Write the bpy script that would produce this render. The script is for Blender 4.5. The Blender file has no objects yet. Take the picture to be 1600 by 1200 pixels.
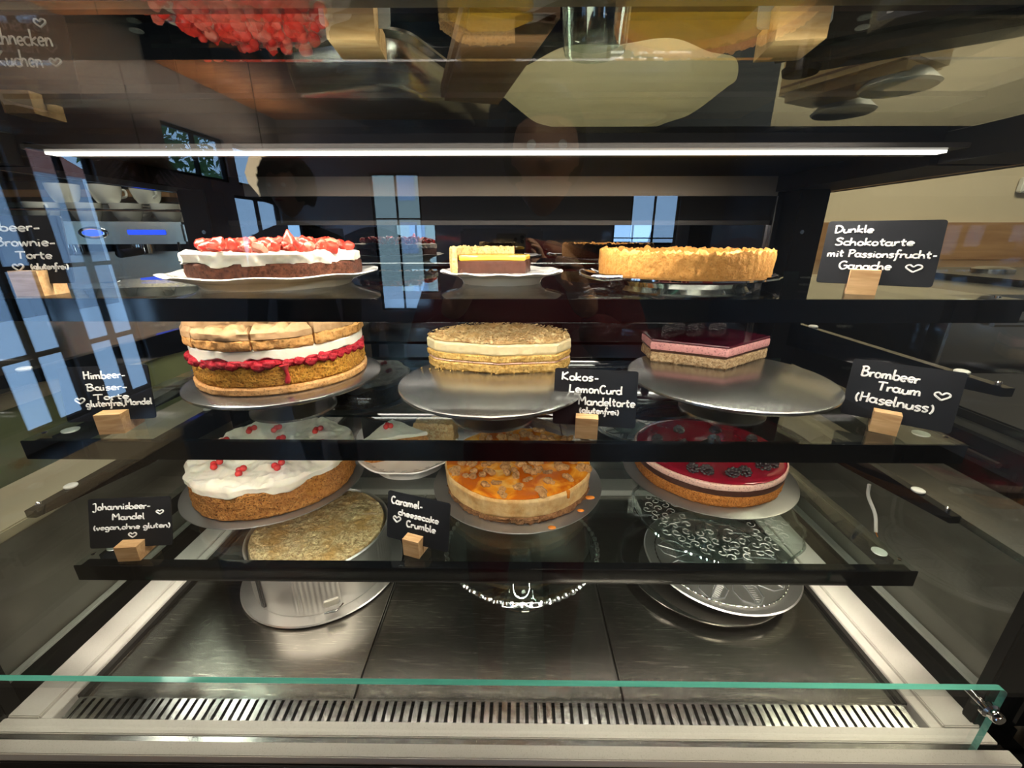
import bpy, bmesh, math, random
import numpy as np
from mathutils import Vector, Matrix
random.seed(7); RS = np.random.RandomState(11)
S = bpy.context.scene; COL = S.collection; PI = math.pi; rad = math.radians

# ------------------------------------------------------------------ camera
cam = bpy.data.cameras.new('camera'); camo = bpy.data.objects.new('camera', cam); COL.objects.link(camo)
cam.sensor_fit = 'HORIZONTAL'; cam.sensor_width = 36.0; cam.lens = 660.0 / 1600.0 * 36.0; cam.clip_start = 0.005; cam.clip_end = 60
PITCH = math.atan(231 / 660.0)
camo.rotation_euler = (PI / 2 - PITCH, 0, rad(0.55)); camo.location = (0, 0, 1.4)
S.camera = camo
# ------------------------------------------------------------------ world, big lights, exposure
w = bpy.data.worlds.new('sky'); S.world = w; w.use_nodes = True
nt = w.node_tree; bg = nt.nodes['Background']; bg.inputs['Color'].default_value = (0.36, 0.62, 1.0, 1); bg.inputs['Strength'].default_value = 5.0
S.view_settings.view_transform = 'Standard'; S.view_settings.look = 'None'; S.view_settings.exposure = 0.0; S.view_settings.gamma = 1.0
cy = S.cycles; cy.max_bounces = 12; cy.diffuse_bounces = 3; cy.glossy_bounces = 6; cy.transmission_bounces = 10
cy.transparent_max_bounces = 28; cy.sample_clamp_indirect = 6.0; cy.caustics_refractive = False; cy.caustics_reflective = False
cy.use_denoising = True

def area(name, loc, rot, sx, sy, power, color, portal=False, spread=None):
    l = bpy.data.lights.new(name, 'AREA'); l.shape = 'RECTANGLE'; l.size = sx; l.size_y = sy; l.energy = power; l.color = color
    if portal: l.cycles.is_portal = True
    if spread: l.spread = spread
    o = bpy.data.objects.new(name, l); COL.objects.link(o); o.location = loc; o.rotation_euler = rot; return o
WARM = (1.0, 0.885, 0.74)
# kitchen ceiling light (warm, over the back counter) and shop ceiling light
area('kitchen_ceiling_light', (1.65, 0.9, 2.84), (0, 0, 0), 1.2, 0.5, 70, (1.0, 0.86, 0.62))
area('shop_ceiling_light', (0.6, -1.6, 2.84), (0, 0, 0), 1.0, 0.6, 28, (1.0, 0.86, 0.66))
# LED strips of the case: one under the top beam, one behind each shelf fascia
XC, XW = -0.030, 1.094
XL, XR = XC - XW / 2, XC + XW / 2
SH = {'top': 1.3393, 'middle': 1.175, 'bottom': 0.994}
area('added_counter_fill', (0.15, 0.62, 2.27), (0, 0, 0), 0.6, 0.2, 16.0, (1.0, 0.88, 0.66))  # added fill from above, so the plate on the roof glass shows lit
area('added_ceiling_fill', (-2.9, -4.0, 2.48), (PI, rad(-25), 0), 0.1, 3.0, 40.0, (1.0, 0.72, 0.45))  # added fill without a fixture, brightens the wooden ceiling mirrored in the front glass
area('added_coffee_fill', (-1.2, 1.2, 2.27), (0, 0, 0), 0.4, 0.4, 9.0, (1.0, 0.92, 0.78))  # unseen extra light, put in to lift the dim espresso machine and cups
area('front_rail_led_light', (-0.03, 0.3095, 1.5065), (rad(66), 0, 0), 1.1, 0.004, 1.2, (1.0, 0.89, 0.75))
area('top_led_light', (-0.03, 0.512, 1.4795), (rad(6), 0, 0), 1.0, 0.010, 5.0, (1.0, 0.89, 0.75))
for k, e in (('top', 1.5), ('middle', 1.8), ('bottom', 2.9)):
    area(k + '_shelf_led_light', (XC, 0.4430, SH[k] - 0.0138), (rad(36), 0, 0), 1.06, 0.007, e, WARM)

# ------------------------------------------------------------------ materials
M = {}
def newmat(name):
    m = bpy.data.materials.new(name); m.use_nodes = True; return m, m.node_tree.nodes, m.node_tree.links
def P(name, col, rough=0.5, metal=0.0, spec=0.5, var=None, scale=20, bump=0, bscale=60, aniso=None, sss=0, emis=None, trans=0, ior=1.45, coat=0, detail=6, stretch=(1, 1, 1), ramp=(0.35, 0.7), rvar=0):
    m, n, l = newmat(name); b = n['Principled BSDF']
    b.inputs['Base Color'].default_value = (*col, 1); b.inputs['Roughness'].default_value = rough
    b.inputs['Metallic'].default_value = metal; b.inputs['Specular IOR Level'].default_value = spec
    b.inputs['IOR'].default_value = ior; b.inputs['Transmission Weight'].default_value = trans; b.inputs['Coat Weight'].default_value = coat
    if sss:
        b.inputs['Subsurface Weight'].default_value = sss; b.inputs['Subsurface Radius'].default_value = (0.01, 0.006, 0.004); b.inputs['Subsurface Scale'].default_value = 0.5
    if emis: b.inputs['Emission Color'].default_value = (*emis[0], 1); b.inputs['Emission Strength'].default_value = emis[1]
    tc = n.new('ShaderNodeTexCoord'); mp = n.new('ShaderNodeMapping'); mp.inputs['Scale'].default_value = stretch
    l.new(tc.outputs['Object'], mp.inputs['Vector'])
    if var:
        no = n.new('ShaderNodeTexNoise'); no.inputs['Scale'].default_value = scale; no.inputs['Detail'].default_value = detail; no.inputs['Roughness'].default_value = 0.65
        cr = n.new('ShaderNodeValToRGB'); cr.color_ramp.elements[0].position = ramp[0]; cr.color_ramp.elements[1].position = ramp[1]
        cr.color_ramp.elements[0].color = (*col, 1); cr.color_ramp.elements[1].color = (*var, 1)
        l.new(mp.outputs[0], no.inputs['Vector']); l.new(no.outputs['Fac'], cr.inputs['Fac']); l.new(cr.outputs['Color'], b.inputs['Base Color'])
    if rvar:
        n2 = n.new('ShaderNodeTexNoise'); n2.inputs['Scale'].default_value = scale; n2.inputs['Detail'].default_value = 5; l.new(mp.outputs[0], n2.inputs['Vector'])
        mr = n.new('ShaderNodeMapRange'); mr.inputs['To Min'].default_value = rough - rvar; mr.inputs['To Max'].default_value = rough + rvar
        l.new(n2.outputs['Fac'], mr.inputs['Value']); l.new(mr.outputs[0], b.inputs['Roughness'])
    if bump:
        nb = n.new('ShaderNodeTexNoise'); nb.inputs['Scale'].default_value = bscale; nb.inputs['Detail'].default_value = 5
        bp = n.new('ShaderNodeBump'); bp.inputs['Strength'].default_value = bump; bp.inputs['Distance'].default_value = 0.002
        l.new(mp.outputs[0], nb.inputs['Vector']); l.new(nb.outputs['Fac'], bp.inputs['Height']); l.new(bp.outputs[0], b.inputs['Normal'])
    M[name] = m; return m
def thin_glass(name, tint=(0.97, 0.985, 0.985), r0=0.045):
    m, n, l = newmat(name); n.remove(n['Principled BSDF']); out = n['Material Output']
    t = n.new('ShaderNodeBsdfTransparent'); t.inputs['Color'].default_value = (*tint, 1)
    g = n.new('ShaderNodeBsdfGlossy'); g.inputs['Roughness'].default_value = 0.0; g.inputs['Color'].default_value = (1, 1, 1, 1)
    lw = n.new('ShaderNodeLayerWeight'); lw.inputs['Blend'].default_value = 0.5
    pw = n.new('ShaderNodeMath'); pw.operation = 'POWER'; pw.inputs[1].default_value = 5
    ma = n.new('ShaderNodeMath'); ma.operation = 'MULTIPLY_ADD'; ma.inputs[1].default_value = 1 - r0; ma.inputs[2].default_value = r0
    mx = n.new('ShaderNodeMixShader')
    l.new(lw.outputs['Facing'], pw.inputs[0]); l.new(pw.outputs[0], ma.inputs[0]); l.new(ma.outputs[0], mx.inputs[0])
    l.new(t.outputs[0], mx.inputs[1]); l.new(g.outputs[0], mx.inputs[2]); l.new(mx.outputs[0], out.inputs[0]); M[name] = m; return m
thin_glass('pane_glass'); thin_glass('shelf_glass', (0.90, 0.945, 0.935)); thin_glass('side_glass', (0.88, 0.91, 0.90)); thin_glass('rim_glass', (0.92, 0.98, 0.97), 0.38); thin_glass('stand_glass', (0.90, 0.96, 0.95), 0.13); thin_glass('roof_glass', (0.84, 0.88, 0.86), 0.06)
P('clear_glass', (0.93, 1.0, 0.98), 0.02, trans=1.0, ior=1.5)
P('glass_edge', (0.10, 0.52, 0.42), 0.12, spec=0.8, var=(0.22, 0.72, 0.60), scale=3, stretch=(1, 30, 30), coat=0.3)
P('dark_edge', (0.05, 0.11, 0.11), 0.1, spec=0.7)
P('black_gloss', (0.004, 0.005, 0.007), 0.06, spec=0.5)
P('black_satin', (0.004, 0.004, 0.0045), 0.55, spec=0.12)
P('dark_metal', (0.035, 0.032, 0.03), 0.35, metal=0.6)
P('dark_mirror', (0.25, 0.25, 0.26), 0.01, metal=1.0)
P('steel', (0.52, 0.50, 0.47), 0.22, metal=1.0, rvar=0.07, scale=60, stretch=(1, 12, 1), bump=0.05, bscale=200)
P('steel_strip', (0.24, 0.205, 0.165), 0.42, metal=1.0, bump=0.12, bscale=300, stretch=(1, 1, 0.05))
P('bright_steel', (0.66, 0.65, 0.63), 0.16, metal=1.0, rvar=0.06, scale=90, bump=0.03, bscale=150)
P('tin', (0.66, 0.64, 0.61), 0.34, metal=0.95, rvar=0.05, scale=60, bump=0.05, bscale=250)
P('disc_steel', (0.50, 0.49, 0.475), 0.26, metal=0.97, rvar=0.012, scale=70, stretch=(1, 9, 1))
P('brown_steel', (0.24, 0.21, 0.175), 0.36, metal=0.35, rvar=0.08, scale=9, var=(0.32, 0.28, 0.235))
P('chrome', (0.75, 0.75, 0.75), 0.06, metal=1.0)
P('foil_disc', (0.42, 0.405, 0.385), 0.34, metal=0.9, bump=0.05, bscale=400)
P('ledge_white', (0.74, 0.70, 0.64), 0.45, var=(0.58, 0.54, 0.47), scale=700, ramp=(0.55, 0.78), detail=2)
P('channel', (0.012, 0.013, 0.016), 0.3)
P('porcelain', (0.80, 0.79, 0.74), 0.12, coat=0.4)
P('relief_grey', (0.30, 0.30, 0.30), 0.35, metal=0.8)
P('porcelain_blue', (0.80, 0.79, 0.76), 0.12, coat=0.4)
P('chalkboard', (0.007, 0.008, 0.011), 0.6, spec=0.2, var=(0.016, 0.017, 0.022), scale=14, ramp=(0.45, 0.95))
P('chalk', (0.86, 0.86, 0.86), 0.6)
P('grey_card', (0.30, 0.30, 0.29), 0.6)
P('white_plastic', (0.72, 0.72, 0.68), 0.4)
P('wall_beige', (0.58, 0.49, 0.35), 0.8, var=(0.54, 0.455, 0.32), scale=1.5)
P('wall_dark', (0.045, 0.050, 0.060), 0.8); P('wall_shop', (0.24, 0.26, 0.30), 0.8)
P('wall_red', (0.22, 0.035, 0.03), 0.8)
P('ceiling_wood', (0.42, 0.17, 0.07), 0.5, var=(0.60, 0.30, 0.13), scale=4, stretch=(1, 8, 1))
P('floor_stone', (0.055, 0.052, 0.05), 0.35, var=(0.07, 0.067, 0.062), scale=3)
P('facade_cream', (0.75, 0.70, 0.52), 0.8); P('facade_grey', (0.62, 0.66, 0.72), 0.8); P('roof_tile', (0.45, 0.14, 0.09), 0.8, var=(0.6, 0.25, 0.18), scale=8)
P('leaf', (0.05, 0.12, 0.02), 0.6); P('dark_leaf', (0.008, 0.018, 0.008), 0.5); P('trunk', (0.09, 0.06, 0.04), 0.8)
P('jacket_dark', (0.012, 0.013, 0.018), 0.8); P('hoodie_red', (0.11, 0.006, 0.008), 0.8); P('jeans', (0.03, 0.04, 0.07), 0.8)
P('skin', (0.55, 0.30, 0.20), 0.5, sss=0.1); P('hair', (0.02, 0.012, 0.008), 0.6); P('paper_lamp', (0.8, 0.72, 0.5), 0.7, emis=((1, 0.78, 0.48), 5.0))
P('phone_body', (0.03, 0.03, 0.035), 0.25, coat=0.4); P('lens', (0.002, 0.002, 0.004), 0.05); P('eye_white', (0.8, 0.8, 0.8), 0.3); P('lip', (0.35, 0.09, 0.08), 0.5)
P('blue_glow', (0.02, 0.06, 0.6), 0.3, emis=((0.03, 0.10, 1.0), 1.3)); P('blue_box', (0.03, 0.06, 0.25), 0.4)
P('olive', (0.30, 0.33, 0.17), 0.45, var=(0.34, 0.37, 0.20), scale=3)
m, n, l = newmat('led'); b = n['Principled BSDF']; b.inputs['Emission Color'].default_value = (1, 0.93, 0.80, 1); b.inputs['Emission Strength'].default_value = 2.2; M['led'] = m
# wood grain
def wood(name, a, b_, scale=1.0, axis=(1, 12, 12), rough=0.45):
    m, n, l = newmat(name); p = n['Principled BSDF']; p.inputs['Roughness'].default_value = rough
    tc = n.new('ShaderNodeTexCoord'); mp = n.new('ShaderNodeMapping'); mp.inputs['Scale'].default_value = [q * scale for q in axis]
    wv = n.new('ShaderNodeTexNoise'); wv.inputs['Scale'].default_value = 14; wv.inputs['Detail'].default_value = 4; wv.inputs['Distortion'].default_value = 0.6
    cr = n.new('ShaderNodeValToRGB'); cr.color_ramp.elements[0].position = 0.3; cr.color_ramp.elements[1].position = 0.7
    cr.color_ramp.elements[0].color = (*a, 1); cr.color_ramp.elements[1].color = (*b_, 1)
    l.new(tc.outputs['Object'], mp.inputs[0]); l.new(mp.outputs[0], wv.inputs['Vector']); l.new(wv.outputs['Fac'], cr.inputs[0]); l.new(cr.outputs[0], p.inputs['Base Color']); M[name] = m
wood('block_wood', (0.78, 0.52, 0.27), (0.55, 0.31, 0.13), 1.0, (2, 14, 14)); wood('board_wood', (0.34, 0.19, 0.085), (0.24, 0.12, 0.05), 0.25, (1, 10, 10))
wood('dark_wood', (0.16, 0.075, 0.035), (0.24, 0.12, 0.055), 0.2, (1, 8, 8)); wood('box_wood', (0.62, 0.42, 0.20), (0.50, 0.32, 0.14), 0.2, (1, 9, 9))
# cakes: crumb look = voronoi pores + noise
def crumb(name, a, b_, scale=180, bump=0.7, rough=0.85, pores=0.30, sss=0.0, big=None):
    m, n, l = newmat(name); p = n['Principled BSDF']; p.inputs['Roughness'].default_value = rough; p.inputs['Specular IOR Level'].default_value = 0.25
    if sss: p.inputs['Subsurface Weight'].default_value = sss; p.inputs['Subsurface Radius'].default_value = (0.01, 0.006, 0.003); p.inputs['Subsurface Scale'].default_value = 0.3
    tc = n.new('ShaderNodeTexCoord')
    no = n.new('ShaderNodeTexNoise'); no.inputs['Scale'].default_value = scale; no.inputs['Detail'].default_value = 7; no.inputs['Roughness'].default_value = 0.7
    vo = n.new('ShaderNodeTexVoronoi'); vo.inputs['Scale'].default_value = scale * 1.7
    l.new(tc.outputs['Object'], no.inputs['Vector']); l.new(tc.outputs['Object'], vo.inputs['Vector'])
    cr = n.new('ShaderNodeValToRGB'); cr.color_ramp.elements[0].position = 0.36; cr.color_ramp.elements[1].position = 0.66
    cr.color_ramp.elements[0].color = (*b_, 1); cr.color_ramp.elements[1].color = (*a, 1); l.new(no.outputs['Fac'], cr.inputs[0])
    last = cr.outputs[0]
    vr_ = n.new('ShaderNodeValToRGB'); vr_.color_ramp.elements[0].position = 0.10; vr_.color_ramp.elements[1].position = 0.42; v0 = 1 - min(1, pores * 1.6); vr_.color_ramp.elements[0].color = (v0, v0, v0, 1); l.new(vo.outputs['Distance'], vr_.inputs[0])
    mm = n.new('ShaderNodeMix'); mm.data_type = 'RGBA'; mm.blend_type = 'MULTIPLY'; mm.inputs[0].default_value = 1; l.new(last, mm.inputs[6]); l.new(vr_.outputs[0], mm.inputs[7]); last = mm.outputs[2]
    if big:
        n3 = n.new('ShaderNodeTexNoise'); n3.inputs['Scale'].default_value = big[1]; n3.inputs['Detail'].default_value = 3; l.new(tc.outputs['Object'], n3.inputs['Vector'])
        r3 = n.new('ShaderNodeValToRGB'); r3.color_ramp.elements[0].position = 0.45; r3.color_ramp.elements[1].position = 0.62; l.new(n3.outputs['Fac'], r3.inputs[0])
        mx = n.new('ShaderNodeMix'); mx.data_type = 'RGBA'; l.new(r3.outputs[0], mx.inputs[0]); l.new(last, mx.inputs[6]); mx.inputs[7].default_value = (*big[0], 1); last = mx.outputs[2]
    l.new(last, p.inputs['Base Color'])
    bp = n.new('ShaderNodeBump'); bp.inputs['Strength'].default_value = min(1, bump); bp.inputs['Distance'].default_value = 0.004
    ad = n.new('ShaderNodeMath'); ad.operation = 'MULTIPLY_ADD'; ad.inputs[1].default_value = pores; l.new(vo.outputs['Distance'], ad.inputs[0]); l.new(no.outputs['Fac'], ad.inputs[2])
    l.new(ad.outputs[0], bp.inputs['Height']); l.new(bp.outputs[0], p.inputs['Normal']); M[name] = m
crumb('sponge_gold', (0.84, 0.44, 0.075), (0.56, 0.21, 0.022), 190, 1.0, pores=.4); crumb('sponge_base', (0.80, 0.46, 0.20), (0.62, 0.30, 0.10), bump=0.3)
crumb('sponge_almond', (0.66, 0.32, 0.085), (0.38, 0.13, 0.022), 170, 1.0, pores=.45); crumb('brownie', (0.17, 0.060, 0.032), (0.055, 0.018, 0.010), 140, 0.9)
crumb('sponge_yellow', (0.83, 0.56, 0.20), (0.56, 0.31, 0.07), 150); crumb('sponge_orange', (0.66, 0.27, 0.06), (0.44, 0.14, 0.02), 200, 1.0, pores=.4)
crumb('sponge_pale', (0.80, 0.60, 0.36), (0.40, 0.22, 0.10), 200, 0.8); crumb('tart_crust', (0.76, 0.40, 0.12), (0.60, 0.27, 0.06), 190, 0.6, pores=0.15)
crumb('crust_pale', (0.88, 0.66, 0.33), (0.70, 0.44, 0.14), 150, 0.8); crumb('biscuit', (0.36, 0.19, 0.08), (0.16, 0.07, 0.03), 160, 1.0)
crumb('toasted_coconut', (0.86, 0.68, 0.38), (0.42, 0.20, 0.06), 130, 1.0, big=((0.58, 0.36, 0.15), 26)); crumb('grated_nut', (0.80, 0.62, 0.34), (0.26, 0.14, 0.05), 150, 1.0, big=((0.42, 0.24, 0.08), 30))
crumb('cheesecake', (0.76, 0.56, 0.28), (0.56, 0.32, 0.11), 45, 0.5, 0.6, pores=0.1, sss=0.1); crumb('crumble', (0.56, 0.33, 0.14), (0.34, 0.16, 0.05), 120, 0.8)
crumb('meringue', (0.40, 0.255, 0.135), (0.29, 0.165, 0.075), 26, 0.4, 0.6, pores=0.1); crumb('meringue_under', (0.60, 0.33, 0.12), (0.44, 0.20, 0.055), 120, 0.6)
crumb('cream', (0.80, 0.76, 0.66), (0.77, 0.72, 0.61), 40, 0.25, 0.5, pores=0.0, sss=0.15); crumb('cream_yellow', (0.82, 0.70, 0.44), (0.78, 0.62, 0.34), 60, 0.3, 0.5, pores=0.05, sss=0.1)
crumb('mousse_pink', (0.80, 0.40, 0.38), (0.73, 0.31, 0.31), 160, 0.3, 0.5); crumb('mousse_pale', (0.82, 0.58, 0.48), (0.78, 0.50, 0.40), 160, 0.2, 0.5)
crumb('choc_layer', (0.075, 0.030, 0.020), (0.055, 0.020, 0.013), 60, 0.1, 0.35, pores=0.0); crumb('raspberry', (0.62, 0.035, 0.055), (0.38, 0.008, 0.02), 160, 1.0, 0.25)
crumb('strawberry_crumble', (0.70, 0.24, 0.18), (0.55, 0.12, 0.09), 120, 1.0)
P('strawberry', (0.58, 0.018, 0.012), 0.25, var=(0.74, 0.10, 0.06), scale=60, bump=0.4, bscale=220, coat=0.3)
P('strawberry_flesh', (0.70, 0.12, 0.075), 0.3, var=(0.78, 0.33, 0.24), scale=50, coat=0.3)
P('glaze_dark', (0.05, 0.002, 0.010), 0.08, coat=0.5, var=(0.09, 0.003, 0.014), scale=20)
P('glaze_red', (0.20, 0.003, 0.014), 0.08, coat=0.6, spec=0.6, var=(0.30, 0.008, 0.026), scale=12); P('blackberry', (0.012, 0.0015, 0.005), 0.14, coat=1.0, spec=0.8)
P('currant', (0.55, 0.015, 0.02), 0.12, coat=0.5, var=(0.7, 0.05, 0.04), scale=90)
P('lemon_curd', (0.88, 0.52, 0.04), 0.18, coat=0.3, var=(0.84, 0.56, 0.10), scale=8); P('caramel_drop', (0.62, 0.20, 0.02), 0.12, coat=0.5)
P('juice', (0.50, 0.03, 0.04), 0.35); P('lime', (0.55, 0.55, 0.12), 0.3)
# caramel top: yellow cheese with running caramel
m, n, l = newmat('caramel_top'); p = n['Principled BSDF']; tc = n.new('ShaderNodeTexCoord'); no = n.new('ShaderNodeTexNoise'); no.inputs['Scale'].default_value = 22; no.inputs['Detail'].default_value = 3; no.inputs['Distortion'].default_value = 0.8
cr = n.new('ShaderNodeValToRGB'); e = cr.color_ramp.elements; e[0].position = 0.34; e[0].color = (0.84, 0.55, 0.17, 1); e[1].position = 0.56; e[1].color = (0.46, 0.105, 0.005, 1)
k = cr.color_ramp.elements.new(0.43); k.color = (0.76, 0.30, 0.02, 1)
l.new(tc.outputs['Object'], no.inputs['Vector']); l.new(no.outputs['Fac'], cr.inputs[0]); l.new(cr.outputs[0], p.inputs['Base Color']); p.inputs['Roughness'].default_value = 0.2; p.inputs['Coat Weight'].default_value = 0.4; M['caramel_top'] = m
# scratched steel tray floor
m, n, l = newmat('tray_steel'); p = n['Principled BSDF']; p.inputs['Metallic'].default_value = 1; tc = n.new('ShaderNodeTexCoord')
mp = n.new('ShaderNodeMapping'); mp.inputs['Scale'].default_value = (3, 60, 3); mp.inputs['Rotation'].default_value = (0, 0, 0.5); no = n.new('ShaderNodeTexNoise'); no.inputs['Scale'].default_value = 9; no.inputs['Detail'].default_value = 5; no.inputs['Distortion'].default_value = 1.2
l.new(tc.outputs['Object'], mp.inputs[0]); l.new(mp.outputs[0], no.inputs['Vector']); cr = n.new('ShaderNodeValToRGB'); cr.color_ramp.elements[0].position = 0.58; cr.color_ramp.elements[1].position = 0.68
cr.color_ramp.elements[0].color = (0.30, 0.285, 0.255, 1); cr.color_ramp.elements[1].color = (0.58, 0.55, 0.50, 1); l.new(no.outputs['Fac'], cr.inputs[0]); l.new(cr.outputs[0], p.inputs['Base Color'])
n2 = n.new('ShaderNodeTexNoise'); n2.inputs['Scale'].default_value = 7; l.new(tc.outputs['Object'], n2.inputs['Vector']); mr = n.new('ShaderNodeMapRange'); mr.inputs['To Min'].default_value = 0.16; mr.inputs['To Max'].default_value = 0.30; l.new(n2.outputs['Fac'], mr.inputs[0]); l.new(mr.outputs[0], p.inputs['Roughness']); M['tray_steel'] = m
m, n, l = newmat('thin_porcelain'); n.remove(n['Principled BSDF']); d_ = n.new('ShaderNodeBsdfDiffuse'); d_.inputs[0].default_value = (0.84, 0.81, 0.70, 1); tr = n.new('ShaderNodeBsdfTranslucent'); tr.inputs[0].default_value = (0.84, 0.79, 0.64, 1)
gl = n.new('ShaderNodeBsdfGlossy'); gl.inputs['Roughness'].default_value = 0.12; m1 = n.new('ShaderNodeMixShader'); m1.inputs[0].default_value = 0.5; m2 = n.new('ShaderNodeMixShader'); m2.inputs[0].default_value = 0.06
l.new(d_.outputs[0], m1.inputs[1]); l.new(tr.outputs[0], m1.inputs[2]); l.new(m1.outputs[0], m2.inputs[1]); l.new(gl.outputs[0], m2.inputs[2]); l.new(m2.outputs[0], n['Material Output'].inputs[0]); M['thin_porcelain'] = m

# ------------------------------------------------------------------ noise + mesh helpers
_T = RS.rand(32, 32, 32)
def vnoise(p):
    p = np.asarray(p, float); i = np.floor(p).astype(int); f = p - i; f = f * f * (3 - 2 * f); r = 0
    for dx in (0, 1):
        for dy in (0, 1):
            for dz in (0, 1):
                wgt = (f[:, 0] if dx else 1 - f[:, 0]) * (f[:, 1] if dy else 1 - f[:, 1]) * (f[:, 2] if dz else 1 - f[:, 2])
                r = r + wgt * _T[(i[:, 0] + dx) % 32, (i[:, 1] + dy) % 32, (i[:, 2] + dz) % 32]
    return r * 2 - 1
def fbm(p, o=3): return sum(vnoise(p * 2 ** k + 7.3 * k) / 2 ** k for k in range(o))

class MB:
    def __init__(s): s.v = []; s.f = []; s.n = 0
    def add(s, v, f):
        v = np.asarray(v, float); s.v.append(v); s.f += [[i + s.n for i in q] for q in f]; s.n += len(v); return s
    def box(s, x0, x1, y0, y1, z0, z1, mat=None, bev=0):
        if bev:
            bm = bmesh.new(); bmesh.ops.create_cube(bm, size=1); 
            for v in bm.verts: v.co = Vector(((x0 + x1) / 2 + v.co.x * (x1 - x0), (y0 + y1) / 2 + v.co.y * (y1 - y0), (z0 + z1) / 2 + v.co.z * (z1 - z0)))
            bmesh.ops.bevel(bm, geom=bm.edges[:], offset=bev, segments=2, affect='EDGES'); bm.verts.index_update()
            v = np.array([q.co[:] for q in bm.verts]); f = [[q.index for q in t.verts] for t in bm.faces]; bm.free()
        else:
            v = np.array([[x, y, z] for z in (z0, z1) for y in (y0, y1) for x in (x0, x1)]); f = [[0, 2, 3, 1], [4, 5, 7, 6], [0, 1, 5, 4], [2, 6, 7, 3], [0, 4, 6, 2], [1, 3, 7, 5]]
        if mat is not None: v = (np.c_[v, np.ones(len(v))] @ np.array(mat).T)[:, :3]
        return s.add(v, f)
    def lathe(s, prof, seg=64, c=(0, 0, 0), rfun=None, zfun=None, sx=1, sy=1, closed=False):
        t = np.linspace(0, 2 * PI, seg, endpoint=False); prof = np.array(prof, float); k = len(prof)
        r = prof[:, 0][:, None] * np.ones(seg); z = prof[:, 1][:, None] * np.ones(seg)
        if rfun is not None: r = rfun(r, t[None, :], z)
        if zfun is not None: z = zfun(r, t[None, :], z)
        v = np.stack([c[0] + sx * r * np.cos(t), c[1] + sy * r * np.sin(t), c[2] + z], 2).reshape(-1, 3)
        f = [[i * seg + j, i * seg + (j + 1) % seg, (i + 1) * seg + (j + 1) % seg, (i + 1) * seg + j] for i in range(k - 1) for j in range(seg)]
        if closed: f += [[(k - 1) * seg + j, (k - 1) * seg + (j + 1) % seg, (j + 1) % seg, j] for j in range(seg)]
        else:
            if prof[0, 0] > 1e-6: f.append(list(range(seg))[::-1])
            if prof[-1, 0] > 1e-6: f.append([(k - 1) * seg + j for j in range(seg)])
        return s.add(v, f)
    def tube(s, pts, r, seg=8, flat=None, cap=True):
        pts = np.array(pts, float); n_ = len(pts); r = np.ones(n_) * r
        tan = np.gradient(pts, axis=0); tan /= np.linalg.norm(tan, axis=1)[:, None] + 1e-12
        up = np.array([0, 0, 1.0]) if abs(tan[0, 2]) < 0.9 else np.array([1.0, 0, 0]); v = []
        a = np.cross(tan[0], up); a /= np.linalg.norm(a)
        for i in range(n_):
            a = a - tan[i] * (a @ tan[i]); a /= np.linalg.norm(a) + 1e-12; b = np.cross(tan[i], a)
            for k in range(seg): q = 2 * PI * k / seg; v.append(pts[i] + r[i] * (a * math.cos(q) + b * math.sin(q)))
        f = [[i * seg + k, i * seg + (k + 1) % seg, (i + 1) * seg + (k + 1) % seg, (i + 1) * seg + k] for i in range(n_ - 1) for k in range(seg)]
        if cap: f += [list(range(seg))[::-1], [(n_ - 1) * seg + k for k in range(seg)]]
        return s.add(v, f)
    def sphere(s, c, r, seg=12, rings=8, sc=(1, 1, 1), noise=0, freq=60):
        v = [[0, 0, -1]]; 
        for i in range(1, rings):
            a = -PI / 2 + PI * i / rings
            for j in range(seg): b = 2 * PI * j / seg; v.append([math.cos(a) * math.cos(b), math.cos(a) * math.sin(b), math.sin(a)])
        v.append([0, 0, 1]); v = np.array(v)
        f = [[0, 1 + (j + 1) % seg, 1 + j] for j in range(seg)]
        for i in range(rings - 2): f += [[1 + i * seg + j, 1 + i * seg + (j + 1) % seg, 1 + (i + 1) * seg + (j + 1) % seg, 1 + (i + 1) * seg + j] for j in range(seg)]
        t = len(v) - 1; f += [[t, 1 + (rings - 2) * seg + j, 1 + (rings - 2) * seg + (j + 1) % seg] for j in range(seg)]
        p = v * r * np.array(sc) + np.array(c)
        if noise: p = p + v * (noise * fbm(p * freq + 3.1))[:, None]
        return s.add(p, f)
    def slab(s, outline, z0, z1, rows=6, rings=10, bev=0.002, amp=0.0, freq=60, tamp=0.0, tfreq=30, botfun=None, topfun=None, hollow=None, tilt_in=0.0):
        """layer of a cake: star-shaped outline, displaced side and top"""
        o = np.array(outline, float); N = len(o); c = o.mean(0); d = o - c; rr = np.linalg.norm(d, axis=1)
        L = []
        for i in range(rows + 1):
            u = i / rows; ins = 0.0
            if u == 0 or u == 1: ins = bev
            k = 1 - (ins + tilt_in * u) / rr
            zz = z0 + (z1 - z0) * (0.02 + 0.96 * u if 0 < u < 1 else u); zz = np.full(N, zz)
            if botfun is not None: zz = zz + (1 - u) * botfun
            L.append(np.c_[c + d * k[:, None], zz])
        side = len(L)
        for i in range(1, rings + 1):
            u = 1 - i / rings; k = (1 - (bev + tilt_in) / rr) * u if i < rings else np.full(N, 0.004)
            L.append(np.c_[c + d * k[:, None], np.full(N, z1)])
        V = np.concatenate(L); nr = np.concatenate([d / rr[:, None]] * len(L))
        if amp:
            a = amp * fbm(V * freq); isd = np.zeros(len(V)); isd[:side * N] = 1; V[:, :2] += nr * (a * isd)[:, None]
        if tamp:
            a = tamp * fbm(V * tfreq + 11); isd = np.zeros(len(V)); isd[(side - 1) * N:] = 1; V[:, 2] += a * isd
        if topfun is not None: V[(side - 1) * N:, 2] += topfun(V[(side - 1) * N:])
        f = [[i * N + j, i * N + (j + 1) % N, (i + 1) * N + (j + 1) % N, (i + 1) * N + j] for i in range(len(L) - 1) for j in range(N)]
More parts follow.
